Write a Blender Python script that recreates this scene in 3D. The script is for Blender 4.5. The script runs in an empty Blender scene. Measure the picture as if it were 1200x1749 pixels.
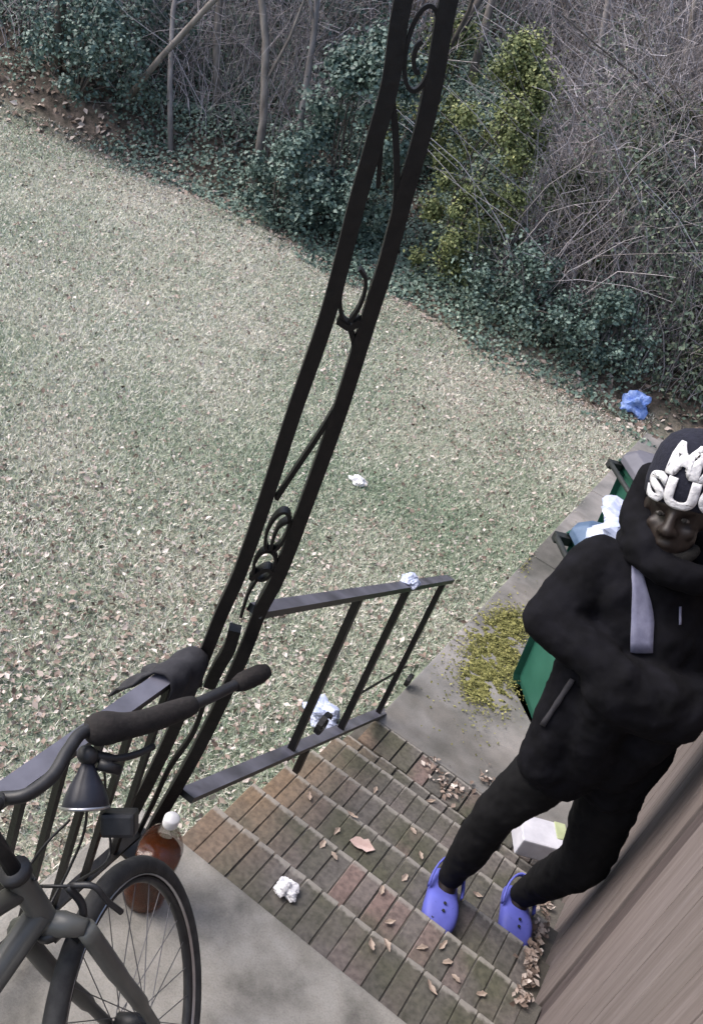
import bpy, bmesh, math, random
import numpy as np
from mathutils import Vector, Matrix, noise as mnoise
from mathutils.bvhtree import BVHTree

random.seed(7)
rng = np.random.default_rng(7)
scene = bpy.context.scene
col = scene.collection

# ------------------------------------------------------------------ camera
S = 0.87
CAM = np.array([0.99, -1.99, 2.70]) * S
FPX, CX, CY = 1600.0, 600.0, 874.5            # focal length and centre in photograph pixels
PITCH, ROLL, YAW = math.radians(30.1), math.radians(22.6), math.radians(-19.1)
_fw = np.array([math.sin(YAW) * math.cos(PITCH), math.cos(YAW) * math.cos(PITCH), -math.sin(PITCH)])
_rt = np.array([math.cos(YAW), -math.sin(YAW), 0.0])
_up = np.cross(_rt, _fw)
RT = _rt * math.cos(ROLL) + _up * math.sin(ROLL)
UP = -_rt * math.sin(ROLL) + _up * math.cos(ROLL)
FW = _fw
cam_data = bpy.data.cameras.new("camera")
cam_data.sensor_fit = 'VERTICAL'
cam_data.sensor_height = 24.0
cam_data.lens = 24.0 * FPX / 1749.0
cam_data.clip_start, cam_data.clip_end = 0.05, 400.0
cam = bpy.data.objects.new("camera", cam_data)
mw = Matrix.Identity(4)
for i in range(3):
    mw[i][0], mw[i][1], mw[i][2], mw[i][3] = RT[i], UP[i], -FW[i], CAM[i]
cam.matrix_world = mw
col.objects.link(cam)
scene.camera = cam

# ------------------------------------------------------------------ sky and sun (overcast winter day)
SUN_EL, SUN_AZ = math.radians(48), math.radians(250)     # azimuth clockwise from +Y
world = bpy.data.worlds.new("World"); scene.world = world
world.use_nodes = True
wn = world.node_tree
wn.nodes.clear()
sky = wn.nodes.new('ShaderNodeTexSky'); sky.sky_type = 'NISHITA'; sky.sun_disc = False
sky.sun_elevation = SUN_EL; sky.sun_rotation = SUN_AZ
sky.air_density = 1.0; sky.dust_density = 4.0; sky.ozone_density = 1.0
hsv = wn.nodes.new('ShaderNodeHueSaturation'); hsv.inputs['Saturation'].default_value = 1.0
bg = wn.nodes.new('ShaderNodeBackground'); bg.inputs['Strength'].default_value = 0.15
out = wn.nodes.new('ShaderNodeOutputWorld')
wn.links.new(sky.outputs[0], hsv.inputs['Color']); wn.links.new(hsv.outputs[0], bg.inputs['Color'])
wn.links.new(bg.outputs[0], out.inputs['Surface'])
sun_d = bpy.data.lights.new("sun", 'SUN'); sun_d.energy = 1.15; sun_d.angle = math.radians(35); sun_d.color = (1.0, 0.99, 0.985)
sun = bpy.data.objects.new("sun", sun_d); col.objects.link(sun)
sd = Vector((math.sin(SUN_AZ) * math.cos(SUN_EL), math.cos(SUN_AZ) * math.cos(SUN_EL), math.sin(SUN_EL)))
sun.rotation_euler = sd.to_track_quat('Z', 'Y').to_euler()
sun.location = (0, 0, 20)
scene.view_settings.view_transform = 'Standard'
scene.view_settings.look = 'None'
scene.view_settings.exposure = 1.15
scene.view_settings.gamma = 1.0
scene.view_settings.use_curve_mapping = False

# ------------------------------------------------------------------ pixel helpers (a pixel gives a direction only)
def ray(px, py): return RT * ((px - CX) / FPX) - UP * ((py - CY) / FPX) + FW
def at(px, py, t): return CAM + ray(px, py) * t
def onz(px, py, z): d = ray(px, py); return CAM + d * ((z - CAM[2]) / d[2])
def onx(px, py, x): d = ray(px, py); return CAM + d * ((x - CAM[0]) / d[0])
def onplane(px, py, p0, n): d = ray(px, py); return CAM + d * (((p0 - CAM) @ n) / (d @ n))
def project(X):
    d = np.asarray(X) - CAM
    c = np.stack([d @ RT, d @ UP, d @ FW], -1)
    return np.stack([CX + FPX * c[..., 0] / c[..., 2], CY - FPX * c[..., 1] / c[..., 2], c[..., 2]], -1)

# ------------------------------------------------------------------ materials
MATS = {}
def _nt(name):
    m = bpy.data.materials.new(name); m.use_nodes = True; MATS[name] = m
    nt = m.node_tree; b = nt.nodes['Principled BSDF']
    return m, nt, b
def _noise(nt, scale, detail=4, rough=0.55, coord='Object', stretch=None):
    tc = nt.nodes.new('ShaderNodeTexCoord'); n = nt.nodes.new('ShaderNodeTexNoise')
    n.inputs['Scale'].default_value = scale; n.inputs['Detail'].default_value = detail; n.inputs['Roughness'].default_value = rough
    if stretch:
        mp = nt.nodes.new('ShaderNodeMapping'); mp.inputs['Scale'].default_value = stretch
        nt.links.new(tc.outputs[coord], mp.inputs[0]); nt.links.new(mp.outputs[0], n.inputs['Vector'])
    else:
        nt.links.new(tc.outputs[coord], n.inputs['Vector'])
    return n
def _ramp(nt, src, stops):
    r = nt.nodes.new('ShaderNodeValToRGB'); e = r.color_ramp.elements
    while len(e) < len(stops): e.new(0.5)
    for k, (p, c) in enumerate(stops): e[k].position = p; e[k].color = (*c, 1)
    nt.links.new(src, r.inputs[0]); return r
def _mix(nt, fac, a, b, mode='MIX'):
    m = nt.nodes.new('ShaderNodeMix'); m.data_type = 'RGBA'; m.blend_type = mode
    for sock, v in ((m.inputs['Factor'], fac), (m.inputs['A'], a), (m.inputs['B'], b)):
        if hasattr(v, 'is_output'): nt.links.new(v, sock)
        elif isinstance(v, tuple): sock.default_value = (*v, 1)
        else: sock.default_value = v
    return m.outputs['Result']
def _bump(nt, b, src, strength, dist=0.01):
    bp = nt.nodes.new('ShaderNodeBump'); bp.inputs['Strength'].default_value = strength; bp.inputs['Distance'].default_value = dist
    nt.links.new(src, bp.inputs['Height']); nt.links.new(bp.outputs[0], b.inputs['Normal'])
def noisy(name, c1, c2, scale=8, rough=0.8, bump=0.2, metal=0.0, stretch=None, c3=None, spec=0.4):
    m, nt, b = _nt(name)
    n = _noise(nt, scale, 5, 0.6, stretch=stretch)
    stops = [(0.32, c1), (0.68, c2)] if c3 is None else [(0.3, c1), (0.52, c2), (0.72, c3)]
    r = _ramp(nt, n.outputs['Fac'], stops); nt.links.new(r.outputs[0], b.inputs['Base Color'])
    b.inputs['Roughness'].default_value = rough; b.inputs['Metallic'].default_value = metal
    b.inputs['Specular IOR Level'].default_value = spec
    if bump: _bump(nt, b, n.outputs['Fac'], bump)
    return m
def leafy(name, stops, rough=0.65, spec=0.3):
    m, nt, b = _nt(name)
    a = nt.nodes.new('ShaderNodeAttribute'); a.attribute_name = 'rnd'
    r = _ramp(nt, a.outputs['Fac'], stops); r.color_ramp.interpolation = 'LINEAR'
    nt.links.new(r.outputs[0], b.inputs['Base Color'])
    b.inputs['Roughness'].default_value = rough; b.inputs['Specular IOR Level'].default_value = spec
    return m

noisy('iron', (0.0025, 0.0025, 0.003), (0.007, 0.006, 0.006), 40, 0.45, 0.2, spec=0.3)
def sky_sheen_iron():
    m, nt, b = _nt('iron_sky_sheen')          # sky sheen painted as mottled pale colour on upward faces, black paint elsewhere
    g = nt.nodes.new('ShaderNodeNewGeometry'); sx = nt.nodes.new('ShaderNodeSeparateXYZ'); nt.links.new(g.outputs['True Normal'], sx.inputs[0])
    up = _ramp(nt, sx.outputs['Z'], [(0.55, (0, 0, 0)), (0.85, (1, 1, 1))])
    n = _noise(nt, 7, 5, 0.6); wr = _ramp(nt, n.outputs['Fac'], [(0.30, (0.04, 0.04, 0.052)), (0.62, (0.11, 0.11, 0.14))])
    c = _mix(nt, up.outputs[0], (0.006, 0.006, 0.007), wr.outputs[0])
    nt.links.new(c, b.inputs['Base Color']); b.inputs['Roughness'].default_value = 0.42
sky_sheen_iron()
noisy('rubber', (0.02, 0.02, 0.021), (0.045, 0.045, 0.045), 30, 0.8, 0.2)
noisy('grip_foam', (0.008, 0.007, 0.007), (0.017, 0.014, 0.014), 60, 0.9, 0.35)
noisy('bike_paint', (0.06, 0.061, 0.056), (0.085, 0.086, 0.08), 12, 0.38, 0.02, spec=0.5)
noisy('bike_black', (0.012, 0.012, 0.014), (0.024, 0.024, 0.026), 40, 0.45, 0.05)
noisy('bike_chrome', (0.35, 0.35, 0.37), (0.5, 0.5, 0.52), 20, 0.3, 0.0, metal=0.9)
noisy('spoke', (0.10, 0.10, 0.11), (0.16, 0.16, 0.17), 20, 0.45, 0.0, metal=0.6)
noisy('lamp_navy', (0.012, 0.013, 0.02), (0.022, 0.023, 0.034), 20, 0.4, 0.0)
noisy('jacket', (0.003, 0.003, 0.004), (0.007, 0.007, 0.010), 14, 0.9, 0.25, spec=0.12)
noisy('trousers', (0.002, 0.002, 0.003), (0.005, 0.005, 0.006), 18, 0.85, 0.2, spec=0.2)
noisy('seam', (0.022, 0.021, 0.026), (0.034, 0.033, 0.04), 30, 0.8, 0.1)
noisy('stripe', (0.13, 0.135, 0.21), (0.19, 0.195, 0.28), 40, 0.7, 0.1)
noisy('skin', (0.010, 0.0065, 0.0055), (0.019, 0.0125, 0.0105), 14, 0.5, 0.05)
noisy('hair', (0.004, 0.004, 0.004), (0.01, 0.009, 0.008), 60, 0.9, 0.5)
noisy('eye_white', (0.04, 0.036, 0.034), (0.06, 0.054, 0.05), 30, 0.25, 0.0)
noisy('clog', (0.075, 0.085, 0.36), (0.10, 0.115, 0.45), 12, 0.6, 0.05)
noisy('hat_knit', (0.005, 0.006, 0.014), (0.011, 0.012, 0.024), 70, 0.95, 0.5)
noisy('hat_white', (0.50, 0.50, 0.53), (0.66, 0.66, 0.69), 70, 0.95, 0.4)
noisy('bin_green', (0.014, 0.075, 0.052), (0.024, 0.105, 0.075), 5, 0.5, 0.05)
noisy('bin_dark', (0.01, 0.012, 0.012), (0.02, 0.024, 0.024), 10, 0.6, 0.05)
noisy('lid_grey', (0.085, 0.085, 0.105), (0.12, 0.12, 0.145), 6, 0.55, 0.1)
noisy('lid_blue', (0.05, 0.085, 0.15), (0.10, 0.15, 0.23), 9, 0.5, 0.2)
noisy('bag_blue', (0.10, 0.20, 0.55), (0.30, 0.40, 0.70), 16, 0.45, 0.4)
noisy('bag_pale', (0.28, 0.33, 0.48), (0.55, 0.58, 0.70), 14, 0.4, 0.4)
noisy('paper_white', (0.55, 0.55, 0.58), (0.72, 0.72, 0.74), 25, 0.8, 0.3)
noisy('parcel_grey', (0.42, 0.42, 0.47), (0.55, 0.55, 0.60), 12, 0.7, 0.2)
noisy('parcel_green', (0.28, 0.32, 0.18), (0.38, 0.42, 0.26), 12, 0.8, 0.2)
noisy('cap_white', (0.62, 0.62, 0.64), (0.7, 0.7, 0.72), 20, 0.4, 0.0)
noisy('cloth_dark', (0.012, 0.012, 0.016), (0.03, 0.03, 0.036), 22, 0.9, 0.5)
noisy('bark', (0.11, 0.095, 0.085), (0.26, 0.235, 0.22), 10, 0.9, 0.6, stretch=(1, 1, 0.3))
noisy('bark_pale', (0.15, 0.135, 0.13), (0.30, 0.275, 0.275), 10, 0.9, 0.5, stretch=(1, 1, 0.3))
noisy('bark_dark', (0.05, 0.042, 0.038), (0.12, 0.105, 0.095), 10, 0.9, 0.6, stretch=(1, 1, 0.3))
leafy('twig', [(0.0, (0.13, 0.115, 0.11)), (0.5, (0.30, 0.275, 0.285)), (1.0, (0.50, 0.47, 0.51))], 0.85)
leafy('ivy', [(0.0, (0.055, 0.085, 0.065)), (0.45, (0.11, 0.165, 0.13)), (0.8, (0.19, 0.255, 0.205)), (1.0, (0.34, 0.39, 0.33))], 0.5, 0.4)
leafy('shrub_teal', [(0.0, (0.045, 0.075, 0.064)), (0.5, (0.085, 0.135, 0.115)), (1.0, (0.17, 0.235, 0.20))], 0.5, 0.4)
leafy('shrub_yellow', [(0.0, (0.05, 0.068, 0.026)), (0.5, (0.14, 0.17, 0.065)), (1.0, (0.33, 0.34, 0.15))], 0.6)
leafy('shrub_olive', [(0.0, (0.03, 0.045, 0.022)), (0.5, (0.075, 0.095, 0.05)), (1.0, (0.16, 0.17, 0.10))], 0.6)
leafy('vine', [(0.0, (0.04, 0.06, 0.045)), (0.5, (0.10, 0.14, 0.105)), (0.85, (0.19, 0.23, 0.16)), (1.0, (0.34, 0.36, 0.24))], 0.6)
leafy('dead_leaf', [(0.0, (0.085, 0.060, 0.048)), (0.35, (0.23, 0.175, 0.145)), (0.7, (0.40, 0.34, 0.305)), (1.0, (0.60, 0.55, 0.51))], 0.75)
leafy('grass_blade', [(0.0, (0.13, 0.20, 0.135)), (0.35, (0.27, 0.335, 0.245)), (0.65, (0.50, 0.495, 0.425)), (1.0, (0.76, 0.725, 0.665))], 0.7)
leafy('moss', [(0.0, (0.09, 0.095, 0.03)), (0.6, (0.18, 0.178, 0.06)), (1.0, (0.31, 0.29, 0.115))], 0.9)
noisy('step_leaf', (0.22, 0.165, 0.13), (0.42, 0.35, 0.295), 20, 0.75, 0.3)
noisy('step_leaf_pink', (0.42, 0.30, 0.27), (0.58, 0.45, 0.41), 20, 0.75, 0.3)

def concrete(name, base, dark, pale, scale=1.6):
    m, nt, b = _nt(name)
    n1 = _noise(nt, scale, 6, 0.6); n2 = _noise(nt, 170, 6, 0.75); n3 = _noise(nt, 0.9, 4, 0.7, stretch=(1, 1.4, 1))
    r = _ramp(nt, n1.outputs['Fac'], [(0.30, dark), (0.48, base), (0.72, pale)])
    sp = _ramp(nt, n2.outputs['Fac'], [(0.30, (0.66, 0.66, 0.65)), (0.50, (0.97, 0.97, 0.97)), (0.72, (1.14, 1.13, 1.12))])
    c = _mix(nt, 0.8, r.outputs[0], sp.outputs[0], 'MULTIPLY')
    st = _ramp(nt, n3.outputs['Fac'], [(0.40, (0.60, 0.585, 0.55)), (0.52, (1, 1, 1))])
    c = _mix(nt, 0.8, c, st.outputs[0], 'MULTIPLY')
    nt.links.new(c, b.inputs['Base Color']); b.inputs['Roughness'].default_value = 0.9
    b.inputs['Specular IOR Level'].default_value = 0.25
    _bump(nt, b, n2.outputs['Fac'], 0.35, 0.006)
    return m
concrete('porch_concrete', (0.245, 0.235, 0.215), (0.12, 0.115, 0.105), (0.36, 0.345, 0.32), 5.5)
concrete('path_concrete', (0.20, 0.193, 0.19), (0.115, 0.115, 0.11), (0.30, 0.28, 0.27), 2.2)
concrete('mortar', (0.105, 0.098, 0.088), (0.06, 0.058, 0.05), (0.15, 0.14, 0.125), 6)
concrete('foundation', (0.20, 0.19, 0.175), (0.12, 0.115, 0.105), (0.27, 0.255, 0.24), 3)

def brick_mat():
    m, nt, b = _nt('brick')
    oi = nt.nodes.new('ShaderNodeObjectInfo')
    r = _ramp(nt, oi.outputs['Random'], [(0.0, (0.090, 0.085, 0.078)), (0.35, (0.11, 0.101, 0.095)), (0.65, (0.13, 0.115, 0.109)), (0.92, (0.14, 0.115, 0.108)), (1.0, (0.175, 0.12, 0.108))])
    g = nt.nodes.new('ShaderNodeNewGeometry')
    n = nt.nodes.new('ShaderNodeTexNoise'); n.inputs['Scale'].default_value = 3.2; n.inputs['Detail'].default_value = 4
    nt.links.new(g.outputs['Position'], n.inputs['Vector'])
    n2 = nt.nodes.new('ShaderNodeTexNoise'); n2.inputs['Scale'].default_value = 55; n2.inputs['Detail'].default_value = 5
    nt.links.new(g.outputs['Position'], n2.inputs['Vector'])
    moss = _ramp(nt, n.outputs['Fac'], [(0.42, (0.0, 0.0, 0.0)), (0.62, (1, 1, 1))])
    c = _mix(nt, moss.outputs[0], r.outputs[0], (0.075, 0.074, 0.054))
    sp = nt.nodes.new('ShaderNodeSeparateXYZ'); nt.links.new(g.outputs['Position'], sp.inputs[0])
    # rusty orange run-off at the railing foot on the left-hand end of the treads
    mr = nt.nodes.new('ShaderNodeMapRange'); mr.inputs['From Min'].default_value = 0.42; mr.inputs['From Max'].default_value = 0.16
    nt.links.new(sp.outputs['X'], mr.inputs['Value'])
    ms = nt.nodes.new('ShaderNodeMath'); ms.operation = 'MULTIPLY'; ms.use_clamp = True
    nr = _ramp(nt, n.outputs['Fac'], [(0.38, (0.9, 0.9, 0.9)), (0.6, (0.1, 0.1, 0.1))])
    nt.links.new(mr.outputs[0], ms.inputs[0]); nt.links.new(nr.outputs[0], ms.inputs[1])
    c = _mix(nt, ms.outputs[0], c, (0.165, 0.118, 0.078))
    gr = _ramp(nt, n2.outputs['Fac'], [(0.32, (0.6, 0.6, 0.6)), (0.55, (1, 1, 1)), (0.72, (1.25, 1.22, 1.18))])
    c = _mix(nt, 0.85, c, gr.outputs[0], 'MULTIPLY')
    # foot-worn paler nosing along the front edge of every tread
    tg = nt.nodes.new('ShaderNodeTexCoord'); sy = nt.nodes.new('ShaderNodeSeparateXYZ'); nt.links.new(tg.outputs['Generated'], sy.inputs[0])
    ad = nt.nodes.new('ShaderNodeMath'); ad.operation = 'MULTIPLY_ADD'; ad.inputs[1].default_value = 0.10; nt.links.new(n2.outputs['Fac'], ad.inputs[0]); nt.links.new(sy.outputs['Y'], ad.inputs[2])
    nz = _ramp(nt, ad.outputs[0], [(0.955, (0, 0, 0)), (1.0, (0.75, 0.75, 0.75))])
    c = _mix(nt, nz.outputs[0], c, (0.25, 0.235, 0.215))
    nt.links.new(c, b.inputs['Base Color']); b.inputs['Roughness'].default_value = 0.85
    b.inputs['Specular IOR Level'].default_value = 0.3
    _bump(nt, b, n2.outputs['Fac'], 0.5, 0.006)
brick_mat()

def siding_mat():
    m, nt, b = _nt('siding')
    oi = nt.nodes.new('ShaderNodeObjectInfo')
    n = _noise(nt, 5, 6, 0.65, stretch=(6, 6, 0.35)); n2 = _noise(nt, 26, 4, 0.6, stretch=(3, 3, 0.25))
    r = _ramp(nt, n.outputs['Fac'], [(0.3, (0.108, 0.090, 0.083)), (0.5, (0.14, 0.118, 0.111)), (0.72, (0.175, 0.152, 0.147))])
    rr = _ramp(nt, oi.outputs['Random'], [(0.0, (0.90, 0.89, 0.88)), (1.0, (1.08, 1.06, 1.07))])
    c = _mix(nt, 1.0, r.outputs[0], rr.outputs[0], 'MULTIPLY')
    s2 = _ramp(nt, n2.outputs['Fac'], [(0.3, (0.84, 0.83, 0.83)), (0.6, (1.03, 1.03, 1.03))])
    c = _mix(nt, 0.8, c, s2.outputs[0], 'MULTIPLY')
    nt.links.new(c, b.inputs['Base Color']); b.inputs['Roughness'].default_value = 0.8
    _bump(nt, b, n2.outputs['Fac'], 0.4, 0.004)
siding_mat()
noisy('trim_dark', (0.05, 0.038, 0.038), (0.085, 0.068, 0.068), 9, 0.8, 0.3, stretch=(3, 3, 0.3))

def ground_mat():
    m, nt, b = _nt('ground')
    a = nt.nodes.new('ShaderNodeAttribute'); a.attribute_name = 'woods'
    n = _noise(nt, 1.1, 6, 0.65); n2 = _noise(nt, 34, 5, 0.7); n3 = _noise(nt, 9, 5, 0.7)
    lawn = _ramp(nt, n.outputs['Fac'], [(0.34, (0.16, 0.20, 0.14)), (0.5, (0.26, 0.28, 0.215)), (0.66, (0.34, 0.325, 0.27))])
    fl = _ramp(nt, n2.outputs['Fac'], [(0.34, (0.45, 0.45, 0.42)), (0.52, (1, 1, 1)), (0.7, (1.5, 1.45, 1.4))])
    lawn2 = _mix(nt, 0.9, lawn.outputs[0], fl.outputs[0], 'MULTIPLY')
    wood = _ramp(nt, n3.outputs['Fac'], [(0.33, (0.035, 0.032, 0.026)), (0.5, (0.085, 0.07, 0.058)), (0.7, (0.17, 0.135, 0.115))])
    c = _mix(nt, a.outputs['Fac'], lawn2, wood.outputs[0])
    nt.links.new(c, b.inputs['Base Color']); b.inputs['Roughness'].default_value = 0.95
    b.inputs['Specular IOR Level'].default_value = 0.1
    _bump(nt, b, n2.outputs['Fac'], 0.6, 0.02)
ground_mat()

def glassy(name, colr, rough=0.03):
    m, nt, b = _nt(name)
    b.inputs['Base Color'].default_value = (*colr, 1); b.inputs['Roughness'].default_value = rough
    b.inputs['Transmission Weight'].default_value = 1.0; b.inputs['IOR'].default_value = 1.33
    return m
glassy('bottle_clear', (0.9, 0.92, 0.95)); MATS['bottle_clear'].node_tree.nodes['Principled BSDF'].inputs['Alpha'].default_value = 0.45
def tea_mat():
    m, nt, b = _nt('tea')
    n = _noise(nt, 9, 3)
    r = _ramp(nt, n.outputs['Fac'], [(0.35, (0.085, 0.018, 0.004)), (0.65, (0.17, 0.045, 0.010))])
    nt.links.new(r.outputs[0], b.inputs['Base Color']); b.inputs['Roughness'].default_value = 0.1
    b.inputs['Transmission Weight'].default_value = 0.55
tea_mat()

# ------------------------------------------------------------------ mesh helpers (world coordinates, moved to the thing's base on build)
class MB:
    def __init__(s): s.v, s.f = [], []
    def add(s, v, f):
        o = len(s.v); s.v += [tuple(float(c) for c in p) for p in v]; s.f += [tuple(i + o for i in q) for q in f]; return s
    def box(s, c, size, R=None):
        c = np.asarray(c, float); h = np.asarray(size, float) / 2; R = np.eye(3) if R is None else R
        P = [c + R @ (h * np.array(q)) for q in ((-1,-1,-1),(1,-1,-1),(1,1,-1),(-1,1,-1),(-1,-1,1),(1,-1,1),(1,1,1),(-1,1,1))]
        return s.add(P, [(0,3,2,1),(4,5,6,7),(0,1,5,4),(1,2,6,5),(2,3,7,6),(3,0,4,7)])
    def tube(s, pts, r, n=8, closed=False, caps=True):
        pts = [np.asarray(p, float) for p in pts]; k = len(pts); r = [r] * k if np.isscalar(r) else list(r)
        V = []; prev = None
        for i, p in enumerate(pts):
            a = pts[(i - 1) % k] if (closed or i > 0) else pts[0]; b = pts[(i + 1) % k] if (closed or i < k - 1) else pts[-1]
            t = b - a; t = t / (np.linalg.norm(t) + 1e-12)
            if prev is None:
                u = np.cross(t, (0, 0, 1.0)); u = np.cross(t, (1.0, 0, 0)) if np.linalg.norm(u) < 0.2 else u
            else: u = prev - t * (prev @ t)
            u = u / (np.linalg.norm(u) + 1e-12); prev = u; w = np.cross(t, u)
            for j in range(n):
                an = 2 * math.pi * j / n; V.append(p + r[i] * (math.cos(an) * u + math.sin(an) * w))
        F = []
        for i in range(k if closed else k - 1):
            i2 = (i + 1) % k
            for j in range(n): F.append((i * n + j, i * n + (j + 1) % n, i2 * n + (j + 1) % n, i2 * n + j))
        if caps and not closed: F += [tuple(reversed(range(n))), tuple(range((k - 1) * n, k * n))]
        return s.add(V, F)
    def strip(s, pts, side, w, th):
        """flat bar bent along pts: side = direction of its width, th across"""
        pts = [np.asarray(p, float) for p in pts]; k = len(pts); side = np.asarray(side, float); side = side / np.linalg.norm(side); V = []
        for i in range(k):
            t = pts[min(i + 1, k - 1)] - pts[max(i - 1, 0)]; nn = np.cross(t, side); nn = nn / (np.linalg.norm(nn) + 1e-12)
            for a, b in ((-1,-1),(1,-1),(1,1),(-1,1)): V.append(pts[i] + side * (a * w / 2) + nn * (b * th / 2))
        F = []
        for i in range(k - 1):
            for j in range(4): F.append((i*4+j, i*4+(j+1)%4, (i+1)*4+(j+1)%4, (i+1)*4+j))
        F += [(3,2,1,0), tuple(range((k-1)*4, k*4))]
        return s.add(V, F)
    def lathe(s, prof, o, ax=(0,0,1), n=20):
        o = np.asarray(o, float); ax = np.asarray(ax, float); ax = ax / np.linalg.norm(ax)
        u = np.cross(ax, (1.0, 0, 0)); u = np.cross(ax, (0, 1.0, 0)) if np.linalg.norm(u) < 0.2 else u
        u = u / np.linalg.norm(u); w = np.cross(ax, u); V = []
        for r, h in prof:
            for j in range(n):
                a = 2 * math.pi * j / n; V.append(o + ax * h + r * (math.cos(a) * u + math.sin(a) * w))
        F = [(i*n+j, i*n+(j+1)%n, (i+1)*n+(j+1)%n, (i+1)*n+j) for i in range(len(prof)-1) for j in range(n)]
        F += [tuple(reversed(range(n))), tuple(range((len(prof)-1)*n, len(prof)*n))]
        return s.add(V, F)
    def ball(s, c, r, R=None, n=14, m=9):
        c = np.asarray(c, float); r = np.array([r]*3) if np.isscalar(r) else np.asarray(r, float); R = np.eye(3) if R is None else R
        V = [c + R @ (r * np.array((0, 0, 1)))]
        for i in range(1, m):
            th = math.pi * i / m
            for j in range(n):
                a = 2 * math.pi * j / n; V.append(c + R @ (r * np.array((math.sin(th)*math.cos(a), math.sin(th)*math.sin(a), math.cos(th)))))
        V.append(c - R @ (r * np.array((0, 0, 1)))); F = []
        for j in range(n): F.append((0, 1 + j, 1 + (j + 1) % n))
        for i in range(m - 2):
            for j in range(n): a = 1 + i*n; F.append((a+j, a+n+j, a+n+(j+1)%n, a+(j+1)%n))
        L = len(V) - 1; a = 1 + (m-2)*n
        for j in range(n): F.append((L, a + (j+1)%n, a + j))
        return s.add(V, F)
    def torus(s, c, f, u, R, r, n=48, m=10, ry=None):
        c, f, u = (np.asarray(q, float) for q in (c, f, u)); w = np.cross(f, u); V = []; ry = r if ry is None else ry
        for i in range(n):
            a = 2*math.pi*i/n; d = math.cos(a)*f + math.sin(a)*u
            for j in range(m): b = 2*math.pi*j/m; V.append(c + d*(R + r*math.cos(b)) + w*(ry*math.sin(b)))
        return s.add(V, [(i*m+j, i*m+(j+1)%m, ((i+1)%n)*m+(j+1)%m, ((i+1)%n)*m+j) for i in range(n) for j in range(m)])
    def build(s, name, mat, parent=None, smooth=False, bevel=0.0):
        me = bpy.data.meshes.new(name)
        o = np.array(parent['_loc']) if parent is not None and '_loc' in parent else np.zeros(3)
        me.from_pydata([tuple(np.array(p) - o) for p in s.v], [], s.f); me.validate(); me.update()
        bm = bmesh.new(); bm.from_mesh(me); bmesh.ops.recalc_face_normals(bm, faces=bm.faces)
        if bevel: bmesh.ops.bevel(bm, geom=list(bm.edges), offset=bevel, segments=2, affect='EDGES', profile=0.6)
        bm.to_mesh(me); bm.free()
        if smooth: me.polygons.foreach_set('use_smooth', [True] * len(me.polygons))
        return link(name, me, mat, parent)
def link(name, me, mat, parent=None):
    ob = bpy.data.objects.new(name, me)
    if mat: me.materials.clear(); me.materials.append(MATS[mat])
    col.objects.link(ob)
    if parent is not None:
        ob.parent = parent
        if '_loc' in parent: ob['_loc'] = list(parent['_loc'])
    return ob
def thing(name, loc, label, cat, group=None):
    o = bpy.data.objects.new(name, None); col.objects.link(o); o.location = tuple(float(c) for c in loc)
    o.empty_display_size = 0.1; o['_loc'] = [float(c) for c in loc]; tag(o, label, cat, group); return o
def tag(o, label=None, cat=None, group=None, kind=None):
    if label: o['label'] = label
    if cat: o['category'] = cat
    if group: o['group'] = group
    if kind: o['kind'] = kind
    return o
def fastmesh(name, V, F, mat, parent=None, rnd=None, smooth=False):
    V = np.asarray(V, np.float32); F = np.asarray(F, np.int32)
    if parent is not None and '_loc' in parent: V = V - np.array(parent['_loc'], np.float32)
    me = bpy.data.meshes.new(name); k = F.shape[1]
    me.vertices.add(len(V)); me.vertices.foreach_set('co', V.ravel())
    me.loops.add(F.size); me.loops.foreach_set('vertex_index', F.ravel())
    me.polygons.add(len(F)); me.polygons.foreach_set('loop_start', np.arange(0, F.size, k, dtype=np.int32))
    me.update(calc_edges=True)
    if rnd is not None:
        a = me.attributes.new('rnd', 'FLOAT', 'POINT'); a.data.foreach_set('value', np.asarray(rnd, np.float32))
    if smooth: me.polygons.foreach_set('use_smooth', np.ones(len(F), bool))
    return link(name, me, mat, parent)
def curve(P, n=8):
    """Catmull-Rom through the given points"""
    P = [np.asarray(p, float) for p in P]; Q = [2*P[0]-P[1]] + P + [2*P[-1]-P[-2]]; out = []
    for i in range(1, len(Q) - 2):
        for k in range(n):
            t = k / n; a, b, c, d = Q[i-1], Q[i], Q[i+1], Q[i+2]
            out.append(0.5*((2*b)+(c-a)*t+(2*a-5*b+4*c-d)*t*t+(3*b-a-3*c+d)*t**3))
    out.append(P[-1]); return out
def unit(v): v = np.asarray(v, float); return v / np.linalg.norm(v)

def leaves(P, N, size, name, mat, parent=None, rnd=None, aspect=0.62, fold=0.25):
    """folded pointed leaves: P positions, N facing directions"""
    n = len(P); P = np.asarray(P, float); N = np.asarray(N, float); N /= np.linalg.norm(N, axis=1)[:, None] + 1e-9
    size = np.broadcast_to(np.asarray(size, float), (n,))[:, None]
    A = rng.normal(size=(n, 3)); T = A - N * np.sum(A * N, 1)[:, None]; T /= np.linalg.norm(T, axis=1)[:, None] + 1e-9
    B = np.cross(N, T)
    V = np.stack([P - T*size*0.5, P - T*size*0.05 + B*size*aspect*0.5 + N*size*fold*0.5, P + T*size*0.5,
                  P - T*size*0.05 - B*size*aspect*0.5 + N*size*fold*0.5], 1).reshape(-1, 3)
    i = np.arange(n)[:, None] * 4
    F = np.concatenate([i + np.array([[0, 2, 1]]), i + np.array([[0, 3, 2]])])
    r = rng.random(n) if rnd is None else rnd
    return fastmesh(name, V, F, mat, parent, np.repeat(np.clip(r, 0, 1), 4))
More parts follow.
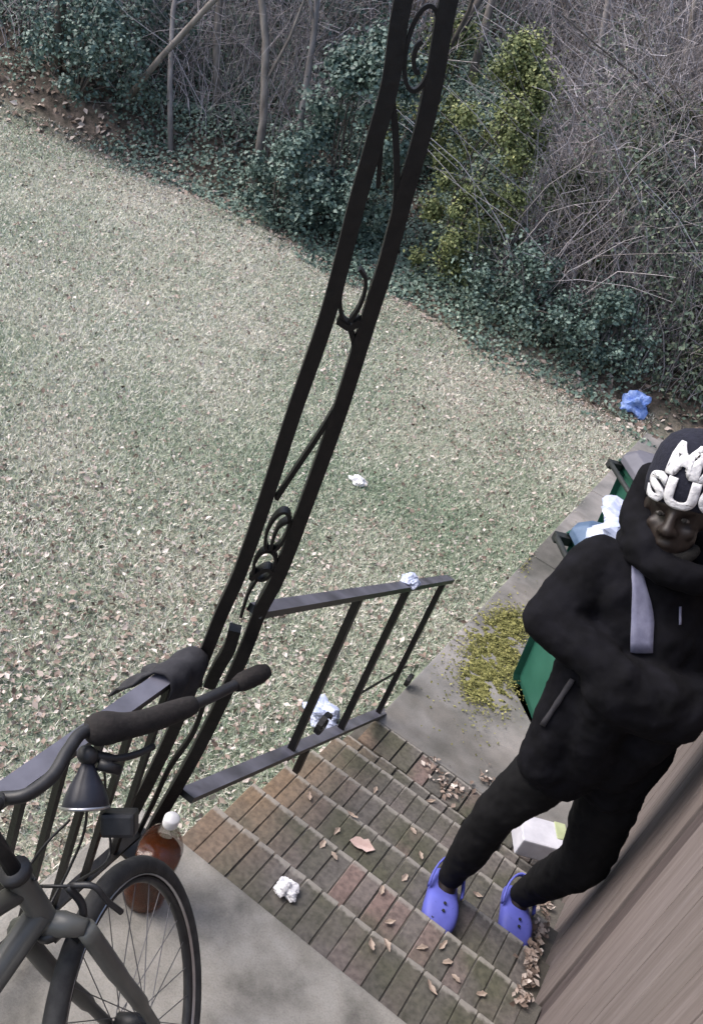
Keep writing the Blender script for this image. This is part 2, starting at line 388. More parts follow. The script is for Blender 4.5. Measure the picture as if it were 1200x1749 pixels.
def twigs(P, rad, name, mat, parent=None, rnd=None):
    """P: (n,k,3) bent thin stems, rad: (n,k)"""
    n, k, _ = P.shape; T = np.gradient(P, axis=1); T /= np.linalg.norm(T, axis=2)[..., None] + 1e-9
    A = np.array([0.3, 0.5, 0.81]); U = np.cross(T, A); U /= np.linalg.norm(U, axis=2)[..., None] + 1e-9; W = np.cross(T, U)
    V = np.stack([P + rad[..., None]*(math.cos(a)*U + math.sin(a)*W) for a in (0, 2.094, 4.189)], 2).reshape(-1, 3)
    b = (np.arange(n)[:, None]*k + np.arange(k-1)[None, :]).reshape(-1, 1)*3; F = []
    for j in range(3): F.append(np.concatenate([b+j, b+(j+1)%3, b+3+(j+1)%3, b+3+j], 1))
    r = rng.random(n) if rnd is None else rnd
    return fastmesh(name, V, np.concatenate(F), mat, parent, np.repeat(r, k*3))

# ------------------------------------------------------------------ the ground
GZ = -0.80                                        # lawn level; the porch floor is z = 0
EDGE_PX = [(-260, 95), (0, 205), (150, 258), (330, 335), (480, 405), (580, 462), (700, 525), (850, 618), (1000, 690), (1110, 745), (1230, 800), (1500, 930)]
EDGE = np.array([onz(x, y, GZ)[:2] for x, y in EDGE_PX])
EDGE = np.vstack([[-40, EDGE[0, 1] - 2.0], EDGE, [30, EDGE[-1, 1]]]); EDGE = EDGE[np.argsort(EDGE[:, 0])]
def beyond(x, y): return y - np.interp(x, EDGE[:, 0], EDGE[:, 1])
_W = [(rng.uniform(0.25, 1.6), rng.uniform(0, 6.28), rng.uniform(0, 6.28)) for _ in range(10)]
def wob(x, y): return sum(np.sin(x*f*math.cos(a) + y*f*math.sin(a) + p)/f for f, a, p in _W) / 10
def height(x, y):
    d = beyond(x, y); up = np.maximum(d, 0)
    bank = 0.62*up - 0.35*np.minimum(up, 1.0)*(1 - np.minimum(up, 1.0)*0.5) + np.where(d > 0, 1, 0)*np.minimum(up, 3)/3*wob(x*2, y*2)*0.5
    return GZ + bank + 0.03*wob(x*1.5, y*1.5) + np.maximum(0, -x - 4)*0.0
gx = np.concatenate([np.arange(-34, -12, 0.6), np.arange(-12, 4, 0.2), np.arange(4, 22, 0.9)])
gy = np.concatenate([np.arange(-12, -2, 0.8), np.arange(-2, 14, 0.2), np.arange(14, 44, 0.8)])
XX, YY = np.meshgrid(gx, gy); ZZ = height(XX, YY)
V = np.stack([XX, YY, ZZ], -1).reshape(-1, 3); nx, ny = len(gx), len(gy)
ii = (np.arange(ny-1)[:, None]*nx + np.arange(nx-1)[None, :]).reshape(-1, 1)
ground = fastmesh('ground', V, np.concatenate([ii, ii+1, ii+nx+1, ii+nx], 1), 'ground', smooth=True)
wv = np.clip((beyond(XX, YY) + 0.25 + 0.5*wob(XX*6, YY*6)) / 0.5, 0, 1).ravel()
aw = ground.data.attributes.new('woods', 'FLOAT', 'POINT'); aw.data.foreach_set('value', wv.astype(np.float32))
tag(ground, kind='structure')

# ------------------------------------------------------------------ porch slab, brick steps, path
RISE, TREAD, NSTEP = 0.1305, 0.2871, 6
SX0, WALLX = 0.115, 1.335                         # left end of the steps, face of the house wall
PZ = -RISE * NSTEP                                # level of the path
mb = MB(); mb.box((0.655, -2.5, -0.055), (1.35, 5.0, 0.11)); porch = mb.build('porch_slab', 'porch_concrete', bevel=0.008); tag(porch, kind='structure')
mb = MB(); mb.box((0.66, -2.51, -0.56), (1.30, 4.94, 0.88)); pf = mb.build('slab_base', 'foundation', porch)

steps = bpy.data.objects.new('brick_steps', bpy.data.meshes.new('brick_steps'))
mb = MB()
for k in range(1, NSTEP):
    y0, y1 = TREAD*(k-1), TREAD*k
    zt = -RISE*k - 0.0045
    mb.box((0.5*(SX0+WALLX), 0.5*(y0+y1) - 0.012, 0.5*(zt - 0.95)), (WALLX - SX0 - 0.012, TREAD - 0.003, zt + 0.95))
steps = mb.build('brick_steps', 'mortar'); tag(steps, kind='structure')
def brick_mesh(nm, sx, sy, sz):
    me = bpy.data.meshes.new(nm); bm = bmesh.new(); bmesh.ops.create_cube(bm, size=1)
    bmesh.ops.scale(bm, vec=(sx, sy, sz), verts=bm.verts)
    bmesh.ops.bevel(bm, geom=list(bm.edges), offset=0.003, segments=1, affect='EDGES')
    for v in bm.verts: v.co += Vector([random.uniform(-0.0016, 0.0016) for _ in range(3)])
    bm.to_mesh(me); bm.free(); me.materials.append(MATS['brick']); return me
PITCHX = 0.0645
brick_set = [brick_mesh('brick', PITCHX - 0.004, TREAD - 0.004, 0.10) for _ in range(5)]
nb = int((WALLX - SX0) / PITCHX)
for k in range(1, NSTEP):
    for i in range(nb):
        o = bpy.data.objects.new('brick', random.choice(brick_set)); col.objects.link(o); o.parent = steps
        o.location = (SX0 + PITCHX*(i + 0.5) + random.uniform(-0.0015, 0.0015), TREAD*(k - 0.5) + random.uniform(-0.002, 0.002), -RISE*k - 0.05 + random.uniform(-0.002, 0.002))
        o.rotation_euler = (random.uniform(-0.005, 0.005), random.uniform(-0.010, 0.010), random.uniform(-0.006, 0.006))
land_set = [brick_mesh('landing_brick', PITCHX*1.5 - 0.008, 0.19, 0.06) for _ in range(3)]
LY0 = TREAD*(NSTEP-1); land_rows = 2
for r in range(land_rows):
    for i in range(int((WALLX - SX0)/(PITCHX*1.5)) ):
        xx = SX0 + PITCHX*1.5*(i + 0.5) + (0.048 if r % 2 else 0)
        if xx > WALLX - 0.04: continue
        o = bpy.data.objects.new('brick', random.choice(land_set)); col.objects.link(o); o.parent = steps
        o.location = (xx, LY0 + 0.10 + r*0.197 + random.uniform(-0.004, 0.004), PZ - 0.028 + random.uniform(-0.004, 0.002))
        o.rotation_euler = (random.uniform(-0.01, 0.01), random.uniform(-0.015, 0.015), random.uniform(-0.015, 0.015))
mb = MB(); mb.box((0.5*(SX0+WALLX), LY0 + 0.2, PZ - 0.06), (WALLX - SX0 - 0.02, 0.4, 0.095)); mb.build('mortar_bed', 'mortar', steps)

# path slabs: a cracked concrete walk along the house
path = None
PY0 = LY0 + land_rows*0.197 + 0.005
segs = [(PY0, PY0 + 0.95), (PY0 + 0.962, PY0 + 2.35), (PY0 + 2.362, PY0 + 3.9), (PY0 + 3.912, PY0 + 6.2)]
path = MB().box((0.75, PY0 + 3.1, PZ - 0.10), (1.10, 6.16, 0.10)).build('path', 'mortar'); tag(path, kind='structure')
for a, b in segs:
    m = MB().box((0.5*(0.17+WALLX), 0.5*(a+b), PZ - 0.035), (WALLX - 0.17, b - a, 0.07)); m.build('slab', 'path_concrete', path, bevel=0.007)

# ------------------------------------------------------------------ house wall (vertical boards over a parged footing)
WL0, WL1 = -2.6, 5.6
wall = thing('house_wall', (WALLX, 1.0, GZ), 'weathered mauve-brown house wall of vertical boards beside the brick steps', 'wall')
MB().box((WALLX + 0.15, 0.5*(WL0+WL1), 0.98), (0.22, WL1-WL0, 3.5)).build('backing', 'trim_dark', wall)
bw = 0.145; nbrd = int((WL1 - WL0)/bw)
for i in range(nbrd):
    yc = WL0 + bw*(i + 0.5)
    dark = abs(yc - 0.54) < bw*0.55
    m = MB().box((WALLX + (0.022 if dark else 0.012) + random.uniform(-0.002, 0.002), yc, 0.98 + 0.0), (0.05, bw - 0.003, 3.5))
    m.build('corner_board' if dark else 'board', 'trim_dark' if dark else 'siding', wall, bevel=0.003)

# ------------------------------------------------------------------ wrought-iron post (bow added to its shape for lens curvature), its bars and scrolls lie in one upright panel
FA, FB = np.array([0.07, -0.135, 0.0]), np.array([0.155, -0.085, 0.0])
PN = unit(np.cross(FB - FA, (0, 0, 1.0)))
def pp(x, y): return onplane(x, y, FA, PN)
post = thing('iron_post', (0.11, -0.11, 0), 'tall black wrought-iron porch post of twin bars with scrolls between', 'post')
left_px = [(740, -160), (688, 0), (667, 137), (639.5, 240), (610, 343), (584, 446), (555.5, 549), (504, 697), (459.5, 834.5), (411.5, 972), (381, 1040), (350.5, 1116), (280, 1282), (197, 1447)]
right_px = [(812, -160), (765, 0), (741, 137), (717, 240), (687.6, 343), (660, 446), (627.5, 549), (581, 697), (531.6, 834.5), (480, 972), (445, 1040), (413, 1122), (340, 1275), (246, 1440)]
def barpts(L):
    P = curve([pp(*q) for q in L], 4); P[-1][2] = 0.0; return P
for L in (left_px, right_px): MB().strip(barpts(L), PN, 0.031, 0.031).build('bar', 'iron', post, bevel=0)
def scroll(px, w=0.026, th=0.007, nm='scroll', n=7): MB().strip(curve([pp(*q) for q in px], n), PN, w, th).build(nm, 'iron', post)
def ellipse_px(cx, cy, a, b, tilt, a0=0, a1=360, n=18):
    t = math.radians(tilt); o = []
    for k in range(n + 1):
        an = math.radians(a0 + (a1 - a0)*k/n); u, v = a*math.cos(an), b*math.sin(an)
        o.append((cx + u*math.cos(t) - v*math.sin(t), cy + u*math.sin(t) + v*math.cos(t)))
    return o
scroll(ellipse_px(719, 82, 25, 74, 12), n=2)
scroll([(720, 70), (712, 78), (706, 100), (709, 122), (716, 120)], 0.03)
scroll([(668, 160), (674, 215), (677, 280), (676, 345), (668, 385)], 0.02, 0.012)
scroll([(655, 185), (650, 255), (645, 320)], 0.016, 0.008)
scroll([(614, 458), (624, 475), (622, 500), (612, 525), (598, 546)])
scroll([(588, 470), (581, 510), (584, 540), (596, 552)])
scroll([(577, 545), (597, 556), (616, 545)], 0.032, 0.012)
scroll([(597, 556), (604, 590), (598, 640), (575, 690), (545, 740), (505, 800), (472, 850)], 0.022, 0.010)
scroll(ellipse_px(474, 905, 16, 36, 24), n=2)
scroll(ellipse_px(452, 962, 17, 26, 24), n=2)
scroll([(497, 885), (478, 895), (468, 915), (462, 940)])
scroll([(440, 985), (425, 1010), (412, 1050)])
scroll([(428, 985), (455, 968), (470, 978)], 0.03, 0.01)
scroll([(402, 1072), (392, 1105), (372, 1140), (358, 1170)], 0.03, 0.03, 'rail_bracket')
scroll([(352, 1190), (330, 1250), (290, 1310), (262, 1370), (235, 1425)], 0.02, 0.012)
MB().box((0.112, -0.11, 0.006), (0.16, 0.11, 0.012)).build('base_plate', 'iron', post)

# ------------------------------------------------------------------ stair handrail
RX = 0.163
hr = thing('stair_handrail', (RX, 0.9, PZ), 'black iron handrail sloping down the left side of brick steps', 'handrail')
h0, h1 = onx(452, 1036, RX), onx(768, 989, RX); l0, l1 = onx(300, 1386, RX), onx(690, 1199, RX)
h0 = np.array([RX, -0.085, h0[2] + 0.01])
MB().strip([h0, h1], (1, 0, 0), 0.044, 0.02).build('top_rail', 'iron_sky_sheen', hr)
MB().strip([np.array([RX, -0.085, l0[2] + 0.045]), np.array([RX, l1[1] - 0.01, l1[2]])], (1, 0, 0), 0.05, 0.018).build('bottom_rail', 'iron_sky_sheen', hr)
def zr(a, b, y): return a[2] + (b[2]-a[2])*(y-a[1])/(b[1]-a[1])
for (ax_, ay_), (bx_, by_) in (((612, 1030), (490, 1290)), ((697, 1008), (580, 1243))):
    y = 0.5*(onx(ax_, ay_, RX)[1] + onx(bx_, by_, RX)[1])
    MB().box((RX, y, 0.5*(zr(h0, h1, y) + zr(l0, l1, y))), (0.026, 0.026, zr(h0, h1, y) - zr(l0, l1, y))).build('baluster', 'iron', hr)
yn = 0.5*(onx(755, 992, RX)[1] + onx(636, 1242, RX)[1])
MB().box((RX, yn, 0.5*(zr(h0, h1, yn) + PZ)), (0.024, 0.024, zr(h0, h1, yn) - PZ)).build('newel', 'iron', hr)
fy = onz(505, 1316, -3*RISE)[1]
MB().box((RX + 0.002, fy, 0.5*(-3*RISE + zr(l0, l1, fy))), (0.026, 0.026, zr(l0, l1, fy) + 3*RISE)).build('foot', 'iron', hr)
MB().tube([onx(612, 1186, RX), onx(694, 1138, RX)], 0.006, 6).build('thin_rod', 'iron', hr)
sc = []
c0 = onx(697, 1163, RX)
for k in range(20): a = k*0.5; r = 0.042*(1 - k/26); sc.append(c0 + np.array([0, math.cos(a)*r, math.sin(a)*r]))
MB().strip(sc, (1, 0, 0), 0.02, 0.008).build('scroll', 'iron', hr)
for (cx_, cy_) in ((550, 1238),):
    c0 = onx(cx_, cy_, RX); q = []
    for k in range(26): a = k*0.42; r = 0.055*(1 - k/32); q.append(c0 + np.array([0, math.cos(a)*r, math.sin(a)*r]))
    MB().strip(q, (1, 0, 0), 0.022, 0.007).build('scroll', 'iron', hr)

# ------------------------------------------------------------------ porch railing on the left edge
PRX, PRZ = 0.085, 0.783
pr = thing('porch_railing', (PRX, -0.8, 0), 'black iron porch railing the bicycle leans on', 'railing')
MB().strip([(PRX, -0.125, PRZ), (PRX, -1.30, PRZ)], (1, 0, 0), 0.044, 0.02).build('top_rail', 'iron_sky_sheen', pr)
MB().strip([(PRX, -0.14, 0.09), (PRX, -1.30, 0.09)], (1, 0, 0), 0.034, 0.016).build('bottom_rail', 'iron', pr)
for k in range(10):
    y = -0.235 - 0.113*k
    MB().box((PRX, y, 0.5*(PRZ + 0.09)), (0.016, 0.016, PRZ - 0.095)).build('baluster', 'iron', pr)
MB().box((PRX, -1.315, 0.41), (0.032, 0.032, 0.82)).build('end_post', 'iron', pr)

# ------------------------------------------------------------------ bicycle
def rotv(v, k, a):
    v = np.asarray(v, float); k = unit(k); return v*math.cos(a) + np.cross(k, v)*math.sin(a) + k*(k @ v)*(1 - math.cos(a))
bx, by, psi, lam, dl, WR, rake = 0.597, -0.704, 1.251, 0.376, 0.632, 0.34, 0.41
bh = np.array([math.cos(psi), math.sin(psi), 0]); bl0 = np.array([-math.sin(psi), math.cos(psi), 0]); Z = np.array([0, 0, 1.0])
bu = Z*math.cos(lam) + bl0*math.sin(lam); blf = bl0*math.cos(lam) - Z*math.sin(lam)
sax = bu*math.cos(rake) - bh*math.sin(rake)
wf, wl = rotv(bh, sax, dl), rotv(blf, sax, dl); wu = np.cross(wf, wl)
hubF = np.array([bx, by, 0]) + bu*WR
hubR = np.array([bx, by, 0]) - bh*1.04 + bu*WR
bike = thing('bicycle', (bx, by, 0), 'dark grey bicycle leaning on the porch railing, front wheel turned', 'bicycle')
def wheel(c, f, u, w):
    ty = MB().torus(c, f, u, WR - 0.022, 0.022, 64, 10).build('wheel', 'rubber', bike, True)
    MB().torus(c, f, u, WR - 0.050, 0.008, 64, 8, ry=0.012).build('rim', 'bike_black', ty, True)
    MB().torus(c, f, u, WR - 0.0395, 0.0022, 64, 6, ry=0.018).build('rim_line', 'bike_chrome', ty, True)
    sp = MB(); n = 28
    for k in range(n):
        a = 2*math.pi*k/n; d = math.cos(a)*f + math.sin(a)*u; a2 = a + (0.55 if k % 4 < 2 else -0.55); s = 1 if k % 2 else -1
        sp.tube([c + (math.cos(a2)*f + math.sin(a2)*u)*0.022 + w*0.03*s, c + d*(WR - 0.052)], 0.0012, 5)
    sp.build('spokes', 'spoke', ty)
    MB().tube([c - w*0.05, c - w*0.032, c - w*0.03, c + w*0.03, c + w*0.032, c + w*0.05], [0.006, 0.006, 0.024, 0.024, 0.006, 0.006], 12).build('hub', 'bike_black', ty, True)
    return ty
wheel(hubF, wf, wu, wl); wheel(hubR, bh, bu, blf)
base = hubF - wf*0.045
crown = base + sax*(WR + 0.055)
headB, headT = base + sax*(WR + 0.085), base + sax*(WR + 0.20)
fork = MB().tube([crown - wl*0.075, crown - wl*0.03 + sax*0.012, crown + wl*0.03 + sax*0.012, crown + wl*0.075], [0.016, 0.024, 0.024, 0.016], 12).build('fork', 'bike_paint', bike, True)
for s in (-1, 1):
    MB().tube(curve([crown + wl*0.072*s, crown*0.6 + hubF*0.4 + wl*0.070*s - wf*0.006, crown*0.25 + hubF*0.75 + wl*0.062*s, hubF + wl*0.055*s], 5), [0.019]*6 + [0.017]*5 + [0.012]*5, 12).build('fork_leg', 'bike_paint', fork, True)
bb = hubR + bh*0.43 - bu*0.055
seatT = bb + bu*0.44 - bh*0.16
fr = MB()
fr.tube([headB - sax*0.02, headB, headT, headT + sax*0.015], [0.026, 0.023, 0.023, 0.026], 14)
fr.tube([headT - sax*0.025, seatT - bu*0.04], [0.0195, 0.018], 14)
fr.tube([headB + sax*0.02, bb], [0.026, 0.024], 14)
fr.tube([bb, seatT], 0.018, 14)
for s in (-1, 1):
    fr.tube([bb + blf*0.03*s, hubR + blf*0.06*s], 0.010, 10); fr.tube([seatT - bu*0.04 + blf*0.012*s, hubR + blf*0.06*s], 0.008, 10)
fr.tube([bb - blf*0.04, bb + blf*0.04], 0.022, 14)
fr.build('frame', 'bike_paint', bike, True)
MB().tube([headB - sax*0.035, headB - sax*0.018], 0.031, 14).build('headset', 'bike_black', bike, True)
MB().tube([headT + sax*0.012, headT + sax*0.03], 0.029, 14).build('headset', 'bike_black', bike, True)
MB().tube([seatT, seatT + unit(seatT - bb)*0.16], 0.0135, 10).build('seat_post', 'bike_chrome', bike, True)
sdl = seatT + unit(seatT - bb)*0.17
MB().tube([sdl - bh*0.13, sdl - bh*0.06 + bu*0.01, sdl + bh*0.02 + bu*0.006, sdl + bh*0.13], [0.05, 0.068, 0.04, 0.014], 14).build('saddle', 'bike_black', bike, True)
crk = MB()
for s in (-1, 1): crk.tube([bb + blf*0.06*s, bb + blf*0.075*s + rotv(bh, blf, 0.6)*0.17*s], 0.010, 8); crk.box(bb + blf*0.125*s + rotv(bh, blf, 0.6)*0.17*s, (0.09, 0.07, 0.02))
crk.build('crank', 'bike_black', bike)
MB().torus(bb - blf*0.05, bh, bu, 0.085, 0.006, 40, 6).build('chainring', 'bike_black', bike, True)
# stem and riser handlebar; the right half reaches over the railing
stemT = headT + sax*0.17
MB().tube([headT + sax*0.03, stemT, stemT + wf*0.03], [0.0145, 0.0145, 0.018], 12).build('stem', 'bike_black', bike, True)
bz = PRZ + 0.052
bar_px = [(0, 1364, bz - 0.01), (45, 1358, bz), (90, 1325, bz + 0.012), (118, 1280, bz + 0.02), (150, 1247, bz + 0.022), (235, 1236, bz + 0.016), (330, 1204, bz + 0.002), (402, 1170, bz - 0.006), (455, 1146, bz - 0.008)]
BP = [onz(*q) for q in bar_px]
clampP = stemT + wf*0.045
bar = MB().tube(curve([clampP, 0.5*(clampP + BP[0]) + np.array([0, 0, 0.0])] + BP, 6), 0.0135, 12).build('handlebar', 'bike_black', bike, True)
lp = [clampP, clampP + wl*0.10 + sax*0.01, clampP + wl*0.19 + sax*0.06 - wf*0.02, clampP + wl*0.34 + sax*0.07 - wf*0.06]
MB().tube(curve(lp, 6), 0.0135, 12).build('handlebar', 'bike_black', bike, True)
gp = curve([BP[4], BP[5], BP[6]], 8)
MB().tube(gp, [0.024, 0.033, 0.036, 0.036, 0.034, 0.031, 0.029, 0.028, 0.0275, 0.027, 0.027, 0.027, 0.0265, 0.026, 0.025, 0.024, 0.021], 14).build('grip', 'grip_foam', bar, True)
MB().tube(curve([BP[7], BP[8]], 5), [0.017, 0.023, 0.024, 0.024, 0.024, 0.018], 12).build('bar_end', 'grip_foam', bar, True)
MB().tube(curve([lp[2], lp[3]], 5), [0.014, 0.017, 0.017, 0.017, 0.017, 0.015], 12).build('grip', 'grip_foam', bar, True)
# brake lever, bracket and round lamp hanging from the bar
lv = MB(); q0 = onz(150, 1290, bz - 0.02)
lv.tube(curve([onz(148, 1285, bz - 0.02), onz(185, 1296, bz - 0.03), onz(228, 1290, bz - 0.035), onz(262, 1275, bz - 0.04)], 4), [0.012]*5 + [0.008]*8, 8)
lv.ball(q0, (0.024, 0.02, 0.02))
lv.tube([onz(168, 1304, bz - 0.03), onz(205, 1316, bz - 0.04)], [0.014, 0.011], 8)
lv.build('brake_lever', 'bike_black', bar, True)
la = onz(150, 1302, bz - 0.03); lb = onz(146, 1392, bz - 0.10)
lx = unit(lb - la)
lamp = MB().lathe([(0.012, 0.0), (0.020, 0.02), (0.034, 0.045), (0.044, 0.07), (0.047, 0.085), (0.044, 0.092)], la, lx, 18).build('lamp', 'lamp_navy', bike, True)
MB().torus(la + lx*0.088, unit(np.cross(lx, (1, 0, 0))), unit(np.cross(lx, np.cross(lx, (1, 0, 0)))), 0.046, 0.004, 28, 6).build('lamp_ring', 'bike_chrome', lamp, True)
lb2 = MB(); lb2.box(onz(205, 1405, bz - 0.12), (0.07, 0.05, 0.05), np.array([RT, FW, UP]).T); lb2.build('lamp_bracket', 'bike_black', bike, bevel=0.008)
# front brake on the rim by the crown, cables
fb = crown + wf*0.03
bk = MB()
for s in (-1, 1):
    bk.tube(curve([crown + wl*0.05*s + wf*0.035, crown + wl*0.048*s + wf*0.05 + sax*0.03, crown + wl*0.035*s + wf*0.055 + sax*0.075], 4), 0.008, 8)
    bk.box(crown + wl*0.024*s + wf*0.035 - sax*0.045, (0.02, 0.02, 0.045))
bk.tube([crown + wl*0.05 + wf*0.055 + sax*0.075, crown - wl*0.05 + wf*0.055 + sax*0.075], 0.0035, 6)
bk.tube(curve([crown - wl*0.045 + wf*0.055 + sax*0.078, crown - wl*0.085 + wf*0.06 + sax*0.07, crown - wl*0.10 + wf*0.055 + sax*0.03, crown - wl*0.112 + wf*0.06 - sax*0.01], 5), 0.006, 8)
bk.build('front_brake', 'bike_black', bike, True)
e1 = crown - wl*0.045 + wf*0.055 + sax*0.078
for pts in ([onz(178, 1302, bz - 0.03), onz(182, 1380, 0.66), onz(186, 1465, 0.52), e1],
            [onz(150, 1300, bz - 0.03), onz(146, 1410, 0.64), onz(118, 1485, 0.54), onz(80, 1560, 0.50), headB - wl*0.03],
            [onz(120, 1400, 0.66), onz(80, 1440, 0.62), onz(45, 1490, 0.58), headT - wl*0.03]):
    MB().tube(curve(pts, 8), 0.0032, 6).build('cable', 'bike_black', bike, True)

# ------------------------------------------------------------------ bottle on the porch edge
bot = onz(244, 1532, 0.0); bot[2] = 0.0
bt = thing('bottle', bot, 'clear plastic bottle of amber drink with white cap on porch floor', 'bottle')
MB().lathe([(0.0524, 0.0023), (0.0593, 0.0137), (0.0604, 0.0684), (0.0559, 0.1254), (0.0604, 0.1824), (0.0593, 0.2280), (0.0456, 0.2679), (0.0228, 0.2987), (0.0165, 0.3135), (0.0165, 0.3283)], bot, n=24).build('body', 'bottle_clear', bt, True)
MB().lathe([(0.0502, 0.0046), (0.0570, 0.0160), (0.0581, 0.0684), (0.0536, 0.1254), (0.0581, 0.1824), (0.0576, 0.2075)], bot, n=24).build('drink', 'tea', bt, True)
MB().lathe([(0.0199, 0.3192), (0.0211, 0.3238), (0.0211, 0.3443), (0.0182, 0.3488)], bot, n=18).build('cap', 'cap_white', bt, True)

# dark cloth over the porch rail next to the post
cl = MB(); nu, nv = 12, 16
y0c, y1c = -0.29, -0.15
Vc = []
for j in range(nv + 1):
    s = (j/nv - 0.62)*0.36                                   # negative side hangs outside the railing
    for i in range(nu + 1):
        y = y0c + (y1c - y0c)*i/nu + 0.012*math.sin(j*0.8)
        rr = 0.040 + 0.004*math.sin(i*1.1 + j*0.3)
        if abs(s) < 0.055: an = s/0.036; x, z = PRX + rr*math.sin(an), PRZ - 0.010 + rr*math.cos(an)
        else:
            sg = 1 if s > 0 else -1; dn = abs(s) - 0.055
            x, z = PRX + sg*(rr + 0.05*dn*math.sin(i*0.9 + dn*20) + (0.55*dn if sg < 0 else 0.02*dn)), PRZ - 0.010 - dn*0.85
        Vc.append((x, y + 0.02*math.sin(s*18), z))
Fc = [(j*(nu+1)+i, j*(nu+1)+i+1, (j+1)*(nu+1)+i+1, (j+1)*(nu+1)+i) for j in range(nv) for i in range(nu)]
cl.add(Vc, Fc)
clo = cl.build('cloth', 'cloth_dark', None, True)
md = clo.modifiers.new('thick', 'SOLIDIFY'); md.thickness = 0.006
tag(clo, 'dark cloth hanging over porch rail next to iron post', 'cloth')

# ------------------------------------------------------------------ person climbing the steps
def remesh(mb, name, mat, parent, voxel=0.011, smooth=6, disp=0.0, dsc=0.06):
    me = bpy.data.meshes.new(name); me.from_pydata(mb.v, [], mb.f); me.update()
    ob = bpy.data.objects.new(name, me); col.objects.link(ob)
    bm = bmesh.new(); bm.from_mesh(me); bmesh.ops.recalc_face_normals(bm, faces=bm.faces); bm.to_mesh(me); bm.free()
    m = ob.modifiers.new('r', 'REMESH'); m.mode = 'VOXEL'; m.voxel_size = voxel; m.use_smooth_shade = True
    m = ob.modifiers.new('s', 'SMOOTH'); m.factor = 0.5; m.iterations = smooth
    if disp:
        t = bpy.data.textures.new(name, 'CLOUDS'); t.noise_scale = dsc; t.noise_depth = 3
        m = ob.modifiers.new('d', 'DISPLACE'); m.texture = t; m.strength = disp; m.mid_level = 0.5; m.texture_coords = 'GLOBAL'
    dg = bpy.context.evaluated_depsgraph_get(); res = bpy.data.meshes.new_from_object(ob.evaluated_get(dg))
    bpy.data.objects.remove(ob); bpy.data.meshes.remove(me)
    n = len(res.vertices); co = np.empty(n*3, np.float32); res.vertices.foreach_get('co', co)
    world_co = co.reshape(-1, 3).copy()
    if parent is not None: co = (world_co - np.array(parent['_loc'], np.float32)).ravel()
    res.vertices.foreach_set('co', co.astype(np.float32)); res.name = name
    res.polygons.foreach_set('use_smooth', np.ones(len(res.polygons), bool))
    return link(name, res, mat, parent), world_co
def cap(mb, a, ra, b, rb, n=14):
    a, b = np.asarray(a, float), np.asarray(b, float)
    mb.tube([a, b], [ra, rb], n); mb.ball(a, ra); mb.ball(b, rb)
def chain(mb, pts, rs):
    for i in range(len(pts) - 1): cap(mb, pts[i], rs[i], pts[i+1], rs[i+1])

footA, footB = np.array([0.885, 0.757, -3*RISE]), np.array([1.145, 1.035, -4*RISE])
anA, anB = footA + (-0.015, 0.055, 0.085), footB + (-0.015, 0.055, 0.085)
knA, knB = np.array([0.885, 0.775, 0.12]), np.array([1.225, 0.985, -0.02])
hipA, hipB = at(985, 1275, 2.97), at(1070, 1280, 3.02)
pel = 0.5*(hipA + hipB) + (0, 0, 0.06)
chest = at(1108, 1075, 2.84); neck = at(1128, 985, 2.76); hc = at(1158, 878, 2.68)
shA, shB = at(1020, 965, 2.80), at(1222, 1030, 2.92)
elA, haA = at(938, 1058, 2.78), at(1058, 1160, 2.66)
elB, haB = at(1240, 1190, 2.86), at(1130, 1190, 2.68)
tocam = unit(CAM - hc); imgup = unit(0.30*RT + 0.95*UP)
hu = unit(math.cos(0.34)*imgup + math.sin(0.34)*tocam)
hf = unit(math.cos(0.34)*tocam - math.sin(0.34)*imgup - 0.18*RT); hf = unit(hf - hu*(hf @ hu)); hx = np.cross(hu, hf)
HM = np.stack([hx, hf, hu], 1); HS = 1.14
def hp(x, y, z): return hc + HM @ (np.array([x, y, z])*HS)
person = thing('person', (1.02, 0.85, -3.5*RISE), 'person in black hooded jacket, lettered knit hat and blue clogs climbing the steps', 'person')
b = MB()
b.ball(hp(0, -0.012, 0.035), np.array([0.078, 0.096, 0.098])*HS, HM); b.ball(hp(0, 0.022, -0.050), np.array([0.062, 0.068, 0.075])*HS, HM)
b.ball(hp(0, 0.062, -0.098), np.array([0.030, 0.028, 0.024])*HS, HM); b.ball(hp(0, 0.062, 0.035), np.array([0.058, 0.03, 0.018])*HS, HM)
b.ball(hp(0, 0.098, -0.024), np.array([0.019, 0.020, 0.016])*HS, HM); cap(b, hp(0, 0.078, 0.024), 0.011*HS, hp(0, 0.097, -0.016), 0.014*HS)
for s in (-1, 1):
    b.ball(hp(0.016*s, 0.090, -0.028), 0.011*HS); b.ball(hp(0.042*s, 0.056, -0.024), np.array([0.020, 0.020, 0.018])*HS, HM)
    b.ball(hp(0.080*s, -0.008, 0.0), np.array([0.012, 0.024, 0.034])*HS, HM)
b.ball(hp(0, 0.080, -0.062), np.array([0.026, 0.014, 0.010])*HS, HM)
chain(b, [hp(0, -0.03, -0.05), neck, chest, pel], [0.062, 0.064, 0.12, 0.12])
hbA, hbB = haA + FW*0.03 - unit(haA-elA)*0.03, haB + FW*0.05 - unit(haB-elB)*0.06      # hands in the pouch
chain(b, [shA, elA, hbA], [0.055, 0.042, 0.03]); chain(b, [shB, elB, hbB], [0.055, 0.042, 0.03])
cap(b, shA, 0.06, neck, 0.06); cap(b, shB, 0.06, neck, 0.06)
